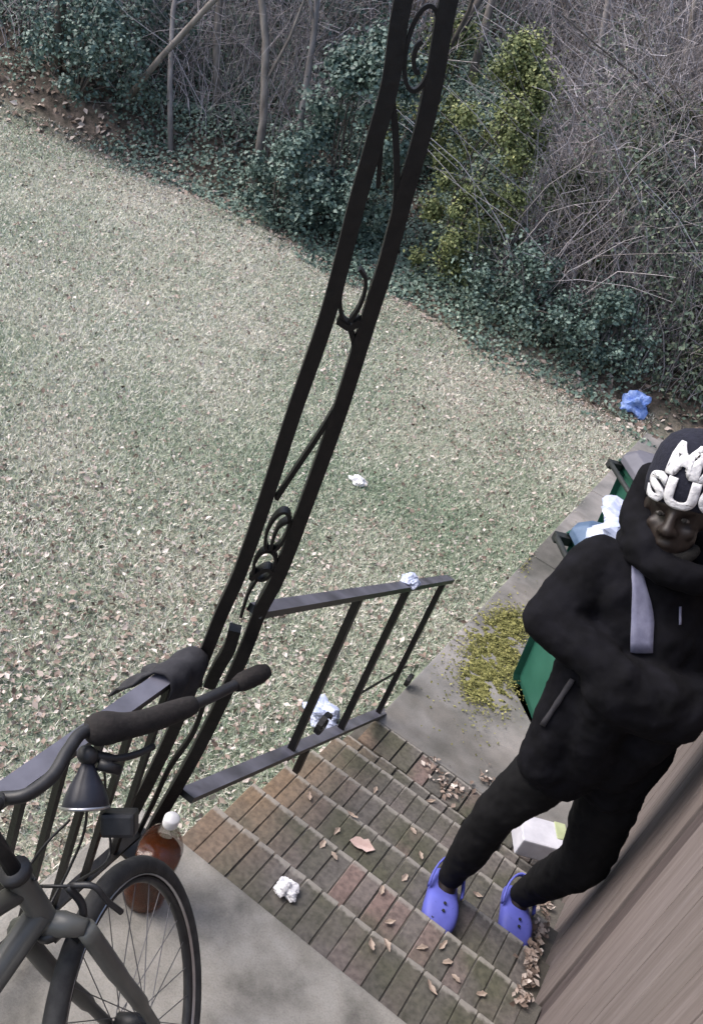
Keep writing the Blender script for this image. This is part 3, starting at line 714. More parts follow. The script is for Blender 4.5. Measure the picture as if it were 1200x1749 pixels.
for ha, el, s in ((hbA, elA, 1), (hbB, elB, -1)):
    d = unit(ha - el); sd_ = unit(np.cross(d, FW)); pm = ha + d*0.05; cap(b, ha, 0.026, pm, 0.034)
    for k in range(4): r0 = pm + sd_*(k - 1.5)*0.018 + d*0.02; r1 = r0 + d*(0.03 + 0.006*(1.5 - abs(k - 1.3))); chain(b, [r0, r1, r1 + d*0.012 + FW*0.028], [0.0095, 0.009, 0.008])
    t0 = ha + sd_*0.03*s + d*0.02; chain(b, [t0, t0 + d*0.03 + sd_*0.016*s, t0 + d*0.055 + sd_*0.012*s], [0.012, 0.0105, 0.009])
chain(b, [hipA, knA, anA, footA + (0, 0.02, 0.04)], [0.075, 0.05, 0.036, 0.036]); chain(b, [hipB, knB, anB, footB + (0, 0.02, 0.04)], [0.075, 0.05, 0.036, 0.036])
cap(b, hipA, 0.08, pel, 0.11); cap(b, hipB, 0.08, pel, 0.11)
remesh(b, 'body', 'skin', person, 0.0075, 3)
for s in (-1, 1):
    MB().ball(hp(0.031*s, 0.0745, 0.008), np.array([0.0115, 0.0095, 0.0062])*HS, HM).build('eye', 'eye_white', person, True)
    MB().ball(hp(0.030*s, 0.0815, 0.008), np.array([0.0060, 0.0040, 0.0058])*HS, HM).build('iris', 'hair', person, True)
bd = MB()
for k in range(15):
    a = (k - 7)/7*1.5; bd.ball(hp(0.066*math.sin(a), 0.022 + 0.056*math.cos(a), -0.070 - 0.030*math.cos(a)), np.array([0.016, 0.016, 0.020])*HS, HM, 8, 6)
remesh(bd, 'beard', 'hair', person, 0.007, 3, 0.006, 0.012)
# trousers
t = MB()
chain(t, [hipA, 0.5*(hipA+knA), knA, 0.45*knA+0.55*anA, anA + (0, 0, 0.01)], [0.105, 0.098, 0.074, 0.070, 0.048])
chain(t, [hipB, 0.5*(hipB+knB), knB, 0.45*knB+0.55*anB, anB + (0, 0, 0.01)], [0.108, 0.106, 0.090, 0.072, 0.050])
cap(t, hipA, 0.105, pel, 0.13); cap(t, hipB, 0.105, pel, 0.13); cap(t, hipA, 0.10, hipB, 0.10)
remesh(t, 'trousers', 'trousers', person, 0.011, 6, 0.022, 0.07)
# jacket
j = MB(); sv = unit(shB - shA); hem = 0.5*(hipA + hipB) + (0, -0.01, -0.10)
for s, o in ((-1, 0.085), (1, 0.085)):
    up_ = neck - (0, 0, 0.10) + sv*0.10*s; mid = 0.55*chest + 0.45*pel + sv*0.075*s; low = pel + sv*0.085*s; hm = hem + sv*0.095*s
    chain(j, [up_, chest + sv*0.09*s, mid, low, hm], [0.095, 0.125, 0.125, 0.13, 0.118])
cap(j, neck + (0, 0, -0.06), 0.10, chest, 0.15); cap(j, chest, 0.15, pel, 0.15)
chain(j, [shA, 0.5*(shA+elA), elA, 0.5*(elA+haA), haA], [0.092, 0.088, 0.082, 0.074, 0.06]); chain(j, [shB, elB, haB], [0.092, 0.082, 0.06])
cap(j, shA, 0.092, neck - (0, 0, 0.05), 0.10); cap(j, shB, 0.092, neck - (0, 0, 0.05), 0.10)
cap(j, at(985, 1150, 2.84), 0.075, at(958, 1215, 2.88), 0.075); cap(j, at(958, 1215, 2.88), 0.075, at(928, 1300, 2.95), 0.085)
pk0, pk1 = at(1050, 1175, 2.70), at(1150, 1215, 2.74)          # front pouch the hands are pushed into
chain(j, [pk0, 0.5*(pk0 + pk1), pk1], [0.10, 0.11, 0.10]); chain(j, [pk0, hem + (0, -0.06, 0.10) - sv*0.04], [0.08, 0.09]); chain(j, [pk1, hem + (0, -0.06, 0.10) + sv*0.06], [0.08, 0.09])
cap(j, haA, 0.066, pk0 + 0.3*(pk1 - pk0), 0.075); cap(j, haB, 0.066, pk1, 0.075)
jacket, jw = remesh(j, 'jacket', 'jacket', person, 0.010, 10, 0.020, 0.06)
hd = MB(); hn = neck + (0, 0.015, 0.035)
HU2 = unit(0.5*hu + np.array([0, 0.25, 0.8])); ha_ = unit(np.cross(HU2, hf)); hb_ = np.cross(HU2, ha_)
for k in range(24):
    a = 2*math.pi*k/24; front = max(0, -(math.cos(a)*ha_ + math.sin(a)*hb_) @ tocam)
    p = hn + 0.118*(math.cos(a)*ha_ + math.sin(a)*hb_) + HU2*(0.015 + 0.06*front); hd.ball(p, 0.050 + 0.028*front, None, 10, 7)
cap(hd, hn + unit(neck - shB)*0.12 + HU2*0.02, 0.06, hp(-0.105, -0.03, -0.03), 0.055)
cap(hd, hp(-0.105, -0.03, -0.03), 0.055, hp(-0.10, -0.06, 0.05), 0.05)
remesh(hd, 'hood', 'jacket', person, 0.011, 5, 0.025, 0.07)
# strips lying on the jacket (pale stripe, zip, pocket edge)
jm = jacket.data; off = np.array(person['_loc'])
bvh = BVHTree.FromPolygons([Vector(v.co) + Vector(off) for v in jm.vertices], [tuple(p.vertices) for p in jm.polygons])
def on_jacket(px, py, lift=0.006):
    d = Vector(unit(ray(px, py))); h = bvh.ray_cast(Vector(CAM), d)
    if h[0] is None: return at(px, py, 2.75)
    return np.array(h[0]) + np.array(h[1])*lift
def patch(name, mat, rows, nu=5):
    V, nr = [], len(rows)
    for (xa, ya, xb, yb) in rows:
        for i in range(nu): f = i/(nu-1); V.append(on_jacket(xa + (xb-xa)*f, ya + (yb-ya)*f))
    F = [(r*nu+i, r*nu+i+1, (r+1)*nu+i+1, (r+1)*nu+i) for r in range(nr-1) for i in range(nu-1)]
    o = MB().add(V, F).build(name, mat, person, True); m = o.modifiers.new('t', 'SOLIDIFY'); m.thickness = 0.005; m.offset = 0; return o
rows = []
for k in range(10):
    f = k/9; xl = 1076 + 2*math.sin(f*3.1) - 2*f; xr = 1088 + 28*math.sin(min(1, f*1.25)*1.6) - 8*max(0, f-.6); rows.append((xl, 950 + 164*f, xr, 958 + 156*f))
patch('chest_stripe', 'stripe', rows)
patch('zip', 'stripe', [(1157, 1035 + 8*k, 1160, 1035 + 8*k) for k in range(5)], 2)
patch('pocket_edge', 'seam', [(974 - 8.5*k, 1158 + 13*k, 982 - 8.5*k, 1162 + 13*k) for k in range(7)], 2)
# clogs
def clog(o, d, name='clog'):
    d = unit(d); w = np.cross(Z, d); L = 0.285; m = MB(); V = []; n = 16
    prof = [(0.0, 0.030, 0.034), (0.05, 0.046, 0.060), (0.2, 0.054, 0.066), (0.4, 0.057, 0.064), (0.55, 0.064, 0.086), (0.7, 0.068, 0.080), (0.85, 0.061, 0.063), (0.95, 0.042, 0.047), (1.0, 0.018, 0.028)]
    for s, hw, hh in prof:
        for k in range(n):
            a = 2*math.pi*k/n; x = hw*math.copysign(abs(math.cos(a))**0.7, math.cos(a)); z = (hh/2)*(1 + math.copysign(abs(math.sin(a))**0.6, math.sin(a)))
            V.append(o + d*(s*L - 0.13) + w*x + Z*z)
    F = [(i*n+k, i*n+(k+1)%n, (i+1)*n+(k+1)%n, (i+1)*n+k) for i in range(len(prof)-1) for k in range(n)] + [tuple(reversed(range(n))), tuple(range((len(prof)-1)*n, len(prof)*n))]
    c = m.add(V, F).build(name, 'clog', person, True)
    sub = c.modifiers.new('s', 'SUBSURF'); sub.levels = sub.render_levels = 1
    st = [o + d*(0.03 + 0.02*math.cos(a)) + 0*w for a in (0,)]
    arc = [o + d*(-0.005 - 0.125*math.sin(a)) + w*0.064*math.cos(a) + Z*(0.068 + 0.045*math.sin(a)) for a in np.linspace(0, math.pi, 14)]
    MB().strip(arc, Z + 0.2*d, 0.022, 0.007).build('heel_strap', 'clog', c, True)
    for q in range(7):
        a, r = divmod(q, 3); pz = o + d*(0.055 + 0.026*a - 0.0) + w*(r - 1)*0.029 + Z*(0.0845 - 0.008*a - 0.010*abs(r - 1))
        MB().lathe([(0.006, 0), (0.006, 0.003)], pz, Z, 8).build('vent_hole', 'bin_dark', c)
clog(footA, (0.32, -0.95, 0)); clog(footB, (0.36, -0.93, 0))
# knit hat
h = MB(); prof = [(0.092, 0.034), (0.100, 0.040), (0.104, 0.070), (0.103, 0.098), (0.1005, 0.106), (0.099, 0.13), (0.093, 0.160), (0.077, 0.188), (0.052, 0.207), (0.020, 0.217), (0.002, 0.218)]
n = 40; V = []
def hatp(an, z, lift=0.0):
    r = np.interp(z, [p[1] for p in prof], [p[0] for p in prof]) + lift
    return hp(r*math.sin(an), -0.014 + 1.08*r*math.cos(an), z)
for r, z in prof:
    for k in range(n): V.append(hatp(2*math.pi*k/n, z))
h.add(V, [(i*n+k, i*n+(k+1)%n, (i+1)*n+(k+1)%n, (i+1)*n+k) for i in range(len(prof)-1) for k in range(n)] + [tuple(range((len(prof)-1)*n, len(prof)*n))])
hat = h.build('knit_hat', 'hat_knit', person, True)
def wrap_text(txt, zc, hgt, uc, mat='hat_white', stretch=1.0):
    cu = bpy.data.curves.new('lettering', 'FONT'); cu.body = txt; cu.align_x = 'CENTER'; cu.offset = 0.05; cu.space_character = 1.02
    ob = bpy.data.objects.new('lettering', cu); col.objects.link(ob)
    dg = bpy.context.evaluated_depsgraph_get(); me = bpy.data.meshes.new_from_object(ob.evaluated_get(dg)); bpy.data.objects.remove(ob)
    bm = bmesh.new(); bm.from_mesh(me); bmesh.ops.triangulate(bm, faces=bm.faces)
    for _ in range(3):
        long = [e for e in bm.edges if e.calc_length() > 0.14]
        if long: bmesh.ops.subdivide_edges(bm, edges=long, cuts=1); bmesh.ops.triangulate(bm, faces=bm.faces)
    sc_ = hgt/0.70; L = np.array(person['_loc'])
    for v in bm.verts:
        z = zc + (v.co.y)*sc_; an = (uc + v.co.x*sc_*stretch)/0.100
        v.co = Vector(hatp(an, z, 0.0035) - L)
    bmesh.ops.recalc_face_normals(bm, faces=bm.faces); bm.to_mesh(me); bm.free()
    o = link('lettering', me, mat, hat); m = o.modifiers.new('t', 'SOLIDIFY'); m.thickness = 0.006; m.offset = 0
wrap_text('MA', 0.116, 0.072, 0.030, stretch=1.05)
wrap_text('SUC', 0.040, 0.066, 0.020, stretch=1.15)

# ------------------------------------------------------------------ wheeled bins beside the walk
def wheelie(o, yaw, label, lidmat, lid_open=0.0, group=None):
    o = np.array(o, float); R = np.array([[math.cos(yaw), -math.sin(yaw), 0], [math.sin(yaw), math.cos(yaw), 0], [0, 0, 1]])
    t = thing('wheeled_bin', o, label, 'bin', group)
    P = lambda x, y, z: o + R @ np.array([x, y, z])
    m = MB(); secs = [(0.0, 0.20, 0.235), (0.05, 0.215, 0.25), (0.90, 0.27, 0.325), (0.905, 0.292, 0.347), (0.965, 0.295, 0.352)]; V = []
    for z, hx_, hy_ in secs:
        for sx, sy in ((-1,-1),(1,-1),(1,1),(-1,1)):
            c = 0.045
            for q in ((sx*(hx_-c), sy*hy_), (sx*hx_, sy*(hy_-c))) if sx*sy > 0 else ((sx*hx_, sy*(hy_-c)), (sx*(hx_-c), sy*hy_)): V.append(P(q[0], q[1], z))
    n = 8; F = [(i*n+k, i*n+(k+1)%n, (i+1)*n+(k+1)%n, (i+1)*n+k) for i in range(len(secs)-1) for k in range(n)] + [tuple(reversed(range(n))), tuple(range((len(secs)-1)*n, len(secs)*n))]
    m.add(V, F).build('body', 'bin_green', t, bevel=0.006)
    m = MB(); V = []; ls = [(0.968, 0.30, 0.36), (1.01, 0.30, 0.36), (1.07, 0.25, 0.31), (1.09, 0.16, 0.22)]
    for z, hx_, hy_ in ls:
        for q in ((-1,-.8),(-.8,-1),(.8,-1),(1,-.8),(1,.8),(.8,1),(-.8,1),(-1,.8)): V.append(P(q[0]*hx_, q[1]*hy_, z))
    F = [(i*n+k, i*n+(k+1)%n, (i+1)*n+(k+1)%n, (i+1)*n+k) for i in range(len(ls)-1) for k in range(n)] + [tuple(reversed(range(n))), tuple(range((len(ls)-1)*n, len(ls)*n))]
    m.add(V, F).build('lid', lidmat, t, bevel=0.008)
    MB().tube([P(-0.33, -0.30, 0.93), P(-0.37, -0.25, 0.95), P(-0.37, 0.25, 0.95), P(-0.33, 0.30, 0.93)], 0.016, 10).build('handle', 'bin_dark', t, True)
    for s in (-1, 1):
        MB().box(P(-0.315, 0.30*s, 0.925), (0.09, 0.05, 0.05), R).build('handle_lug', 'bin_dark', t, bevel=0.006)
        MB().tube([P(0.24, 0.24*s - 0.025, 0.10), P(0.24, 0.24*s + 0.025, 0.10)], 0.10, 18).build('wheel', 'bin_dark', t, True)
    return t, P
YB = math.radians(37)
nb_, NP = wheelie((0.865, 2.72, PZ), YB, 'green wheeled bin nearest the steps, half hidden behind the person', 'lid_blue', group='wheeled bins beside the path')
fb_, FP = wheelie((0.80, 4.02, PZ), YB, 'farther green wheeled bin with grey lid beside the walk', 'lid_grey', group='wheeled bins beside the path')
def crumple(name, c, r, mat, label, cat, seed, squash=0.7, group=None):
    bm = bmesh.new(); bmesh.ops.create_icosphere(bm, subdivisions=4, radius=1.0)
    for v in bm.verts:
        p = v.co.copy(); k = 1 + 0.55*mnoise.noise(p*1.6 + Vector((seed, 0, 0))) + 0.30*abs(mnoise.noise(p*4.2 + Vector((0, seed, 0)))) - 0.12
        v.co = Vector((p.x*k*r[0], p.y*k*r[1], p.z*k*r[2]))
    zmin = min(v.co.z for v in bm.verts)
    for v in bm.verts: v.co.z = max(v.co.z, zmin*squash) - zmin*squash
    me = bpy.data.meshes.new(name); bm.to_mesh(me); bm.free(); o = link(name, me, mat); o.location = tuple(c)
    return tag(o, label, cat, group)
crumple('plastic_bag', NP(-0.12, 0.10, 1.065), (0.20, 0.27, 0.11), 'bag_pale', 'pale blue plastic bag heaped on the nearer bin lid', 'bag', 3.1)

# ------------------------------------------------------------------ litter
def tread_at(px, py):
    for k in range(0, NSTEP + 1):
        p = onz(px, py, -RISE*k)
        if k == 0 and p[1] <= 0: return p
        if TREAD*(k-1) < p[1] <= TREAD*k and k < NSTEP: return p
    return onz(px, py, PZ)
crumple('paper_wad', tread_at(486, 1524) + (0, 0, 0.0), (0.040, 0.030, 0.022), 'paper_white', 'crumpled white paper on top brick step', 'litter', 1.2)
def lawn_at(px, py): p = onz(px, py, GZ); p[2] = float(height(p[0], p[1])); return p
crumple('paper_scrap', lawn_at(611, 823), (0.06, 0.05, 0.03), 'paper_white', 'white scrap of paper lying on lawn right of iron post', 'litter', 5.3)
hpz = onx(697, 990, RX)
crumple('film_scrap', np.array([RX, onx(697, 1000, RX)[1], zr(h0, h1, onx(697, 1000, RX)[1]) + 0.009]), (0.035, 0.045, 0.022), 'bag_pale', 'pale crumpled plastic scrap caught on lower end of stair handrail', 'litter', 8.8)
crumple('scroll_sky_glint', lawn_at(545, 1225) , (0.10, 0.08, 0.05), 'bag_pale', 'pale blue lump standing in for sky reflection on stair handrail scroll', 'litter', 2.6)  # added pale lump, stands in for sky reflected on the iron scroll
def hit(px, py, t0=2.0, t1=40.0, k=400):
    d = ray(px, py); T = np.linspace(t0, t1, k); P = CAM + d*T[:, None]; below = P[:, 2] < height(P[:, 0], P[:, 1])
    i = int(np.argmax(below)) if below.any() else k - 1; return P[i]
crumple('blue_bag', hit(1076, 706), (0.15, 0.13, 0.13), 'bag_blue', 'bright blue plastic bag at the edge of the woods', 'bag', 6.4)
pc = tread_at(905, 1440); pc = onz(912, 1446, -5*RISE)
pk = thing('parcel', (pc[0], pc[1], -5*RISE), 'white parcel on lower brick step behind the person\'s legs', 'parcel')
Rp = np.array([[math.cos(0.5), -math.sin(0.5), 0], [math.sin(0.5), math.cos(0.5), 0], [0, 0, 1]])
MB().box((pc[0], pc[1], -5*RISE + 0.052), (0.22, 0.15, 0.10), Rp).build('carton', 'parcel_grey', pk, bevel=0.008)
MB().box(np.array([pc[0], pc[1], -5*RISE + 0.054]) + Rp @ np.array([0.085, 0.03, 0]), (0.054, 0.094, 0.104), Rp).build('corner_label', 'parcel_green', pk, bevel=0.004)

# dry leaves on the steps
def leaf_mesh(seed, L=0.05, W=0.026):
    r = random.Random(seed); nu = 7; V = []; bend = r.uniform(-0.5, 0.9); fold = r.uniform(0.1, 0.6)
    for i in range(nu):
        s = i/(nu-1); w = W*math.sin(math.pi*min(1, s*0.96 + 0.03))**0.8*(1 + 0.25*math.sin(i*2.3 + seed)); zc = L*0.25*bend*(s - 0.5)**2*4
        for q in (-1, 0, 1): V.append(((s - 0.5)*L, q*w*0.5, zc + abs(q)*w*fold*0.5 + 0.003))
    F = [(i*3+q, i*3+q+1, (i+1)*3+q+1, (i+1)*3+q) for i in range(nu-1) for q in (0, 1)]
    me = bpy.data.meshes.new('dry_leaf'); me.from_pydata(V, [], F); me.update(); return me
lm = [leaf_mesh(k, random.uniform(0.032, 0.055), random.uniform(0.012, 0.021)) for k in range(6)]
for me in lm: me.materials.append(MATS['step_leaf'])
leaf_px = [(527, 1363), (575, 1420), (550, 1443), (570, 1463), (717, 1463), (650, 1523), (663, 1577), (633, 1617), (660, 1615), (720, 1620), (753, 1618), (763, 1645), (777, 1672), (733, 1370), (813, 1530), (690, 1500), (600, 1395), (640, 1350), (705, 1420), (820, 1700), (735, 1690)]
ORD = ['first', 'second', 'third', 'fourth', 'fifth', 'sixth', 'seventh', 'eighth', 'ninth', 'tenth', 'eleventh', 'twelfth', 'thirteenth']
spots = [tread_at(*q) for q in leaf_px]; by_step = {}
for p in spots: by_step.setdefault(int(round(-p[2]/RISE)), []).append(p)
k = 0
for st_, L_ in sorted(by_step.items()):
    L_.sort(key=lambda p: p[0])
    for i, p in enumerate(L_):
        o = bpy.data.objects.new('dry_leaf', lm[k % len(lm)]); col.objects.link(o); o.location = (p[0], p[1], p[2] + 0.003); k += 1
        o.rotation_euler = (random.uniform(-0.1, 0.1), random.uniform(-0.1, 0.1), random.uniform(0, 6.28))
        where = 'the brick landing' if st_ >= NSTEP else ORD[st_ - 1] + ' brick step below the porch'
        tag(o, 'small curled dry leaf on %s, %s' % (where, 'the only one' if len(L_) == 1 else ORD[i] + ' from railing'), 'leaf', 'small dry leaves on the brick steps')
big = leaf_mesh(11, 0.10, 0.055); big.materials.append(MATS['step_leaf_pink'])
p = tread_at(617, 1446); o = bpy.data.objects.new('dry_leaf', big); col.objects.link(o); o.location = (p[0], p[1], p[2] + 0.004); o.rotation_euler = (0.05, 0.05, 0.4)
tag(o, 'largest pale pinkish dry leaf in the middle of the steps', 'leaf')

# leaf drifts on the steps by the wall and at the foot of the steps
def drift(px_list, n, spread):
    P, N = [], []
    for _ in range(n):
        q = random.choice(px_list); p = tread_at(q[0] + random.gauss(0, spread), q[1] + random.gauss(0, spread))
        if p[0] > WALLX - 0.03: p[0] = WALLX - 0.03 - random.random()*0.05
        P.append(p + np.array([0, 0, 0.008 + random.random()*0.015])); N.append((random.gauss(0, 0.45), random.gauss(0, 0.45), 1))
    return P, N
P1, N1 = drift([(925, 1555), (922, 1590), (912, 1620), (906, 1650), (900, 1680), (893, 1710)], 170, 9)
P2, N2 = drift([(742, 1325), (755, 1338), (770, 1345), (785, 1352), (760, 1360), (830, 1333), (735, 1305)], 90, 9)
tag(leaves(P1 + P2, N1 + N2, rng.uniform(0.016, 0.040, len(P1) + len(P2)), 'leaf_drift', 'dead_leaf', rnd=rng.beta(1.2, 1.9, len(P1) + len(P2))), 'brown dead leaves drifted against the wall and foot of steps', 'leaves', kind='stuff')

# moss cushions on the walk
P = []
for (mx, my, sx, sy, nn) in ((846, 1112, 22, 26, 8500), (872, 1066, 20, 12, 4000), (815, 1165, 14, 15, 3500), (888, 948, 8, 15, 900), (1000, 905, 12, 8, 250), (848, 1190, 14, 10, 1000), (835, 1130, 42, 52, 2200)):
    for _ in range(nn):
        p = onz(random.gauss(mx, sx), random.gauss(my, sy), PZ)
        lump = 0.6*mnoise.noise(Vector((p[0]*6, p[1]*6, 0.0))) + 0.6*mnoise.noise(Vector((p[0]*27, p[1]*27, 3.0)))
        if p[0] > 0.18 and lump > -0.10 - 0.2*random.random(): P.append(p + np.array([0, 0, 0.002 + 0.045*max(0, lump + 0.2)*random.random()**0.5]))
nP = np.array(P); tag(leaves(nP, rng.normal(size=(len(P), 3))*0.35 + (0, 0, 1), rng.uniform(0.007, 0.017, len(P)), 'moss', 'moss', aspect=0.9), 'yellow-green moss on concrete walk left of the bins', 'moss', kind='stuff')

# ------------------------------------------------------------------ lawn: blades and fallen leaves
def lawn_points(n, near=1.0):
    """points on the lawn inside (and a little around) the view, a little denser near the camera"""
    out = []; need = n
    while need > 0:
        m = need*3 + 1000; x = rng.uniform(-13, 3.0, m); y = rng.uniform(-3.0, 11.5, m)
        d = np.hypot(x - CAM[0], y - CAM[1]); keep = (beyond(x, y) < 0.25) & (rng.random(m) < np.clip(5.5/d, 0.25, 1)**near)
        onstep = (x > SX0 - 0.01) & (y < LY0 + 0.4); onpath = (x > 0.165 + 0.03*np.sin(y*5)) & (y > 0) & (y < PY0 + 6.2); onporch = (x > -0.03) & (y < 0.0)
        keep &= ~(onstep | onpath | onporch)
        q = project(np.stack([x, y, np.full(m, GZ)], 1)); keep &= (q[:, 2] > 0) & (q[:, 0] > -160) & (q[:, 0] < 1360) & (q[:, 1] < 1900)
        p = np.stack([x, y], 1)[keep][:need]; out.append(p); need -= len(p)
    p = np.concatenate(out); return np.column_stack([p, height(p[:, 0], p[:, 1])])
def patchy(P, f, s):
    return sum(np.sin(P[:, 0]*f*a + P[:, 1]*f*b + s*c) for a, b, c in ((1, .3, 1), (-.4, 1, 2), (.7, -.8, 3), (1.6, 1.1, 4), (-1.3, 1.9, 5)))/5
NG = 330000
P = lawn_points(NG); hgt = rng.uniform(0.018, 0.05, NG); an = rng.uniform(0, 6.28, NG); ln = rng.uniform(0.3, 1.3, NG)
D = np.stack([np.cos(an)*np.sin(ln), np.sin(an)*np.sin(ln), np.cos(ln)], 1)*hgt[:, None]; an2 = rng.uniform(0, 6.28, NG)
Wd = np.stack([np.cos(an2), np.sin(an2), np.zeros(NG)], 1)*rng.uniform(0.002, 0.0045, NG)[:, None]
V = np.stack([P - Wd, P + Wd, P + D], 1).reshape(-1, 3); F = np.arange(NG*3).reshape(-1, 3)
green = patchy(P, 0.9, 1.3)*0.55 + patchy(P, 3.1, 4.0)*0.3
far = np.clip((np.hypot(P[:, 0] - CAM[0], P[:, 1] - CAM[1]) - 5.0)/5.0, 0, 1)      # drier, strawier turf towards the woods
rn = np.clip(0.54 + 0.12*far - 0.55*green + rng.normal(size=NG)*0.24, 0, 1)
tag(fastmesh('grass', V, F, 'grass_blade', rnd=np.repeat(rn, 3)), 'short winter grass of the lawn, straw coloured with green patches', 'grass', kind='stuff')
NL = 36000
P = lawn_points(NL*2, 0.7); w = patchy(P, 0.8, 7.0)*0.6 + 0.5 + 0.9*np.exp(-np.abs(beyond(P[:, 0], P[:, 1]))/0.8) + 0.9*np.exp(-np.hypot(P[:, 0] + 0.9, P[:, 1] - 0.6)/1.5) + 0.5*np.exp(-np.hypot(P[:, 0] + 0.6, P[:, 1] - 5.5)/1.6)
P = P[rng.random(len(P)) < np.clip(w*0.6 - 0.1, 0.05, 1)][:NL]; n = len(P)
P[:, 2] += rng.uniform(0.008, 0.035, n)
tag(leaves(P, rng.normal(size=(n, 3))*0.6 + (0, 0, 1), rng.gamma(5.0, 0.0045, n).clip(0.009, 0.05), 'fallen_leaves', 'dead_leaf', rnd=rng.beta(1.3, 1.3, n)), 'fallen brown and pale leaves scattered on lawn', 'leaves', kind='stuff')

# ------------------------------------------------------------------ woods on the bank
CLEAR = [onz(745, 475, GZ)[:2], onz(735, 440, GZ)[:2], onz(690, 380, GZ)[:2]]      # the yellow shrub has room of its own
def clear_of(P, rad=0.75):
    k = np.ones(len(P), bool)
    for c in CLEAR: k &= ~((np.abs(P[:, 0] - c[0]) < rad) & (P[:, 1] < c[1] + 1.2))
    return P[k]
def bank_points(n, d0, d1, x0=-15, x1=7):
    x = rng.uniform(x0, x1, n); y = np.interp(x, EDGE[:, 0], EDGE[:, 1]) + rng.uniform(d0, d1, n)
    return np.column_stack([x, y, height(x, y)])
# leaf litter of the wood floor
P = bank_points(26000, -0.1, 9); P[:, 2] += 0.02
tag(leaves(P, rng.normal(size=(len(P), 3))*0.5 + (0, -0.4, 1), rng.uniform(0.05, 0.10, len(P)), 'leaf_litter', 'dead_leaf', rnd=rng.beta(1.4, 2.6, len(P))), 'brown leaf litter on the wooded bank', 'leaves', kind='stuff')
# ivy ground cover, patchy
P = np.concatenate([bank_points(250000, -0.35, 4.5), bank_points(100000, 0.5, 6.5, -15, -3)]); g = patchy(P, 0.8, 2.2) + 0.5*patchy(P, 2.4, 5.0); d = beyond(P[:, 0], P[:, 1])
P = P[rng.random(len(P)) < np.clip(0.70 + g*1.1 - d*0.10 - 0.5*np.clip((-P[:, 0] - 8.0)/2.0, 0, 1) - np.where(d < 0, 0.55, 0), 0, 1)]
lift = 0.03 + 0.22*np.clip(patchy(P, 3.5, 1.0) + 0.4, 0, 1.2)*np.clip(beyond(P[:, 0], P[:, 1])*1.5 + 0.3, 0, 1)
P[:, 2] += lift*rng.random(len(P))**0.4
ri = np.clip(0.42 + 0.30*patchy(P, 2.6, 9.0) + rng.normal(size=len(P))*0.22, 0, 1)
tag(leaves(P, rng.normal(size=(len(P), 3))*0.7 + (0.1, -0.7, 1), rng.uniform(0.03, 0.06, len(P)), 'ivy', 'ivy', rnd=ri, aspect=0.85), 'dark green ivy covering the ground at wood edge', 'ivy', kind='stuff')
# brush of thin bare stems
def brush(n, d0, d1, x0, x1, h0_, h1_, r, name, label):
    P = clear_of(bank_points(n, d0, d1, x0, x1)); n = len(P); h_ = rng.uniform(h0_, h1_, n); k = 6; s = np.linspace(0, 1, k)
    a = rng.uniform(0, 6.28, n); lean = rng.uniform(0.1, 0.95, n); dirv = np.stack([np.cos(a), np.sin(a)], 1)
    Q = np.zeros((n, k, 3)); Q[:, :, 0:2] = P[:, None, 0:2] + dirv[:, None, :]*(lean*h_)[:, None, None]*(s**1.7)[None, :, None]
    Q[:, :, 2] = P[:, None, 2] - 0.05 + (h_*(1.05 - 0.35*lean))[:, None]*(s - 0.28*lean[:, None]*s**3)
    Q += rng.normal(size=Q.shape)*0.035*h_[:, None, None]*s[None, :, None]
    rad = rng.uniform(0.5, 1.3, n)[:, None]*r*(1.0 - 0.8*s)[None, :] + 0.0012
    rr_ = np.clip(0.5 + 0.25*patchy(P, 1.5, 3.0) + rng.normal(size=n)*0.25, 0, 1)
    return tag(twigs(Q, rad, name, 'twig', rnd=rr_), label, 'brush', kind='stuff')
brush(5000, 1.0, 7, -14, -2.4, 0.5, 2.2, 0.0065, 'bare_brush', 'tangle of bare brown stems on bank left of the post')
brush(11500, 0.55, 7, -3.2, 5.5, 0.6, 3.0, 0.0062, 'bare_thicket', 'dense grey-mauve thicket of bare twigs on right of bank')
# short side twigs filling the thicket and the brush
def twiglets(n, d0, d1, x0, x1, hmax, name, label):
    P = clear_of(bank_points(n, d0, d1, x0, x1)); n = len(P); P[:, 2] += 0.1 + rng.random(n)**1.2*hmax; L = rng.uniform(0.15, 0.5, n)
    D = rng.normal(size=(n, 3)) + (0, 0, 0.35); D /= np.linalg.norm(D, axis=1)[:, None]; B = D + rng.normal(size=(n, 3))*0.45
    Q = np.stack([P, P + D*(L*0.5)[:, None], P + B*L[:, None]], 1); rad = np.stack([rng.uniform(0.0022, 0.005, n)]*3, 1)*np.array([1.0, 0.75, 0.4])
    return tag(twigs(Q, rad, name, 'twig', rnd=np.clip(0.5 + 0.3*patchy(P, 1.5, 3.0) + rng.normal(size=n)*0.25, 0, 1)), label, 'twigs', kind='stuff')
twiglets(30000, 0.5, 6, -3.2, 5.5, 2.6, 'side_twigs', 'fine mauve-grey side twigs filling the thicket right of the post')
twiglets(20000, 0.8, 8, -14, -2.4, 2.2, 'brush_twigs', 'fine brown side twigs in the brush at upper left')
brush(2600, 4, 12, -15, 6, 2.0, 4.5, 0.011, 'back_brush', 'tall bare stems higher up the bank')

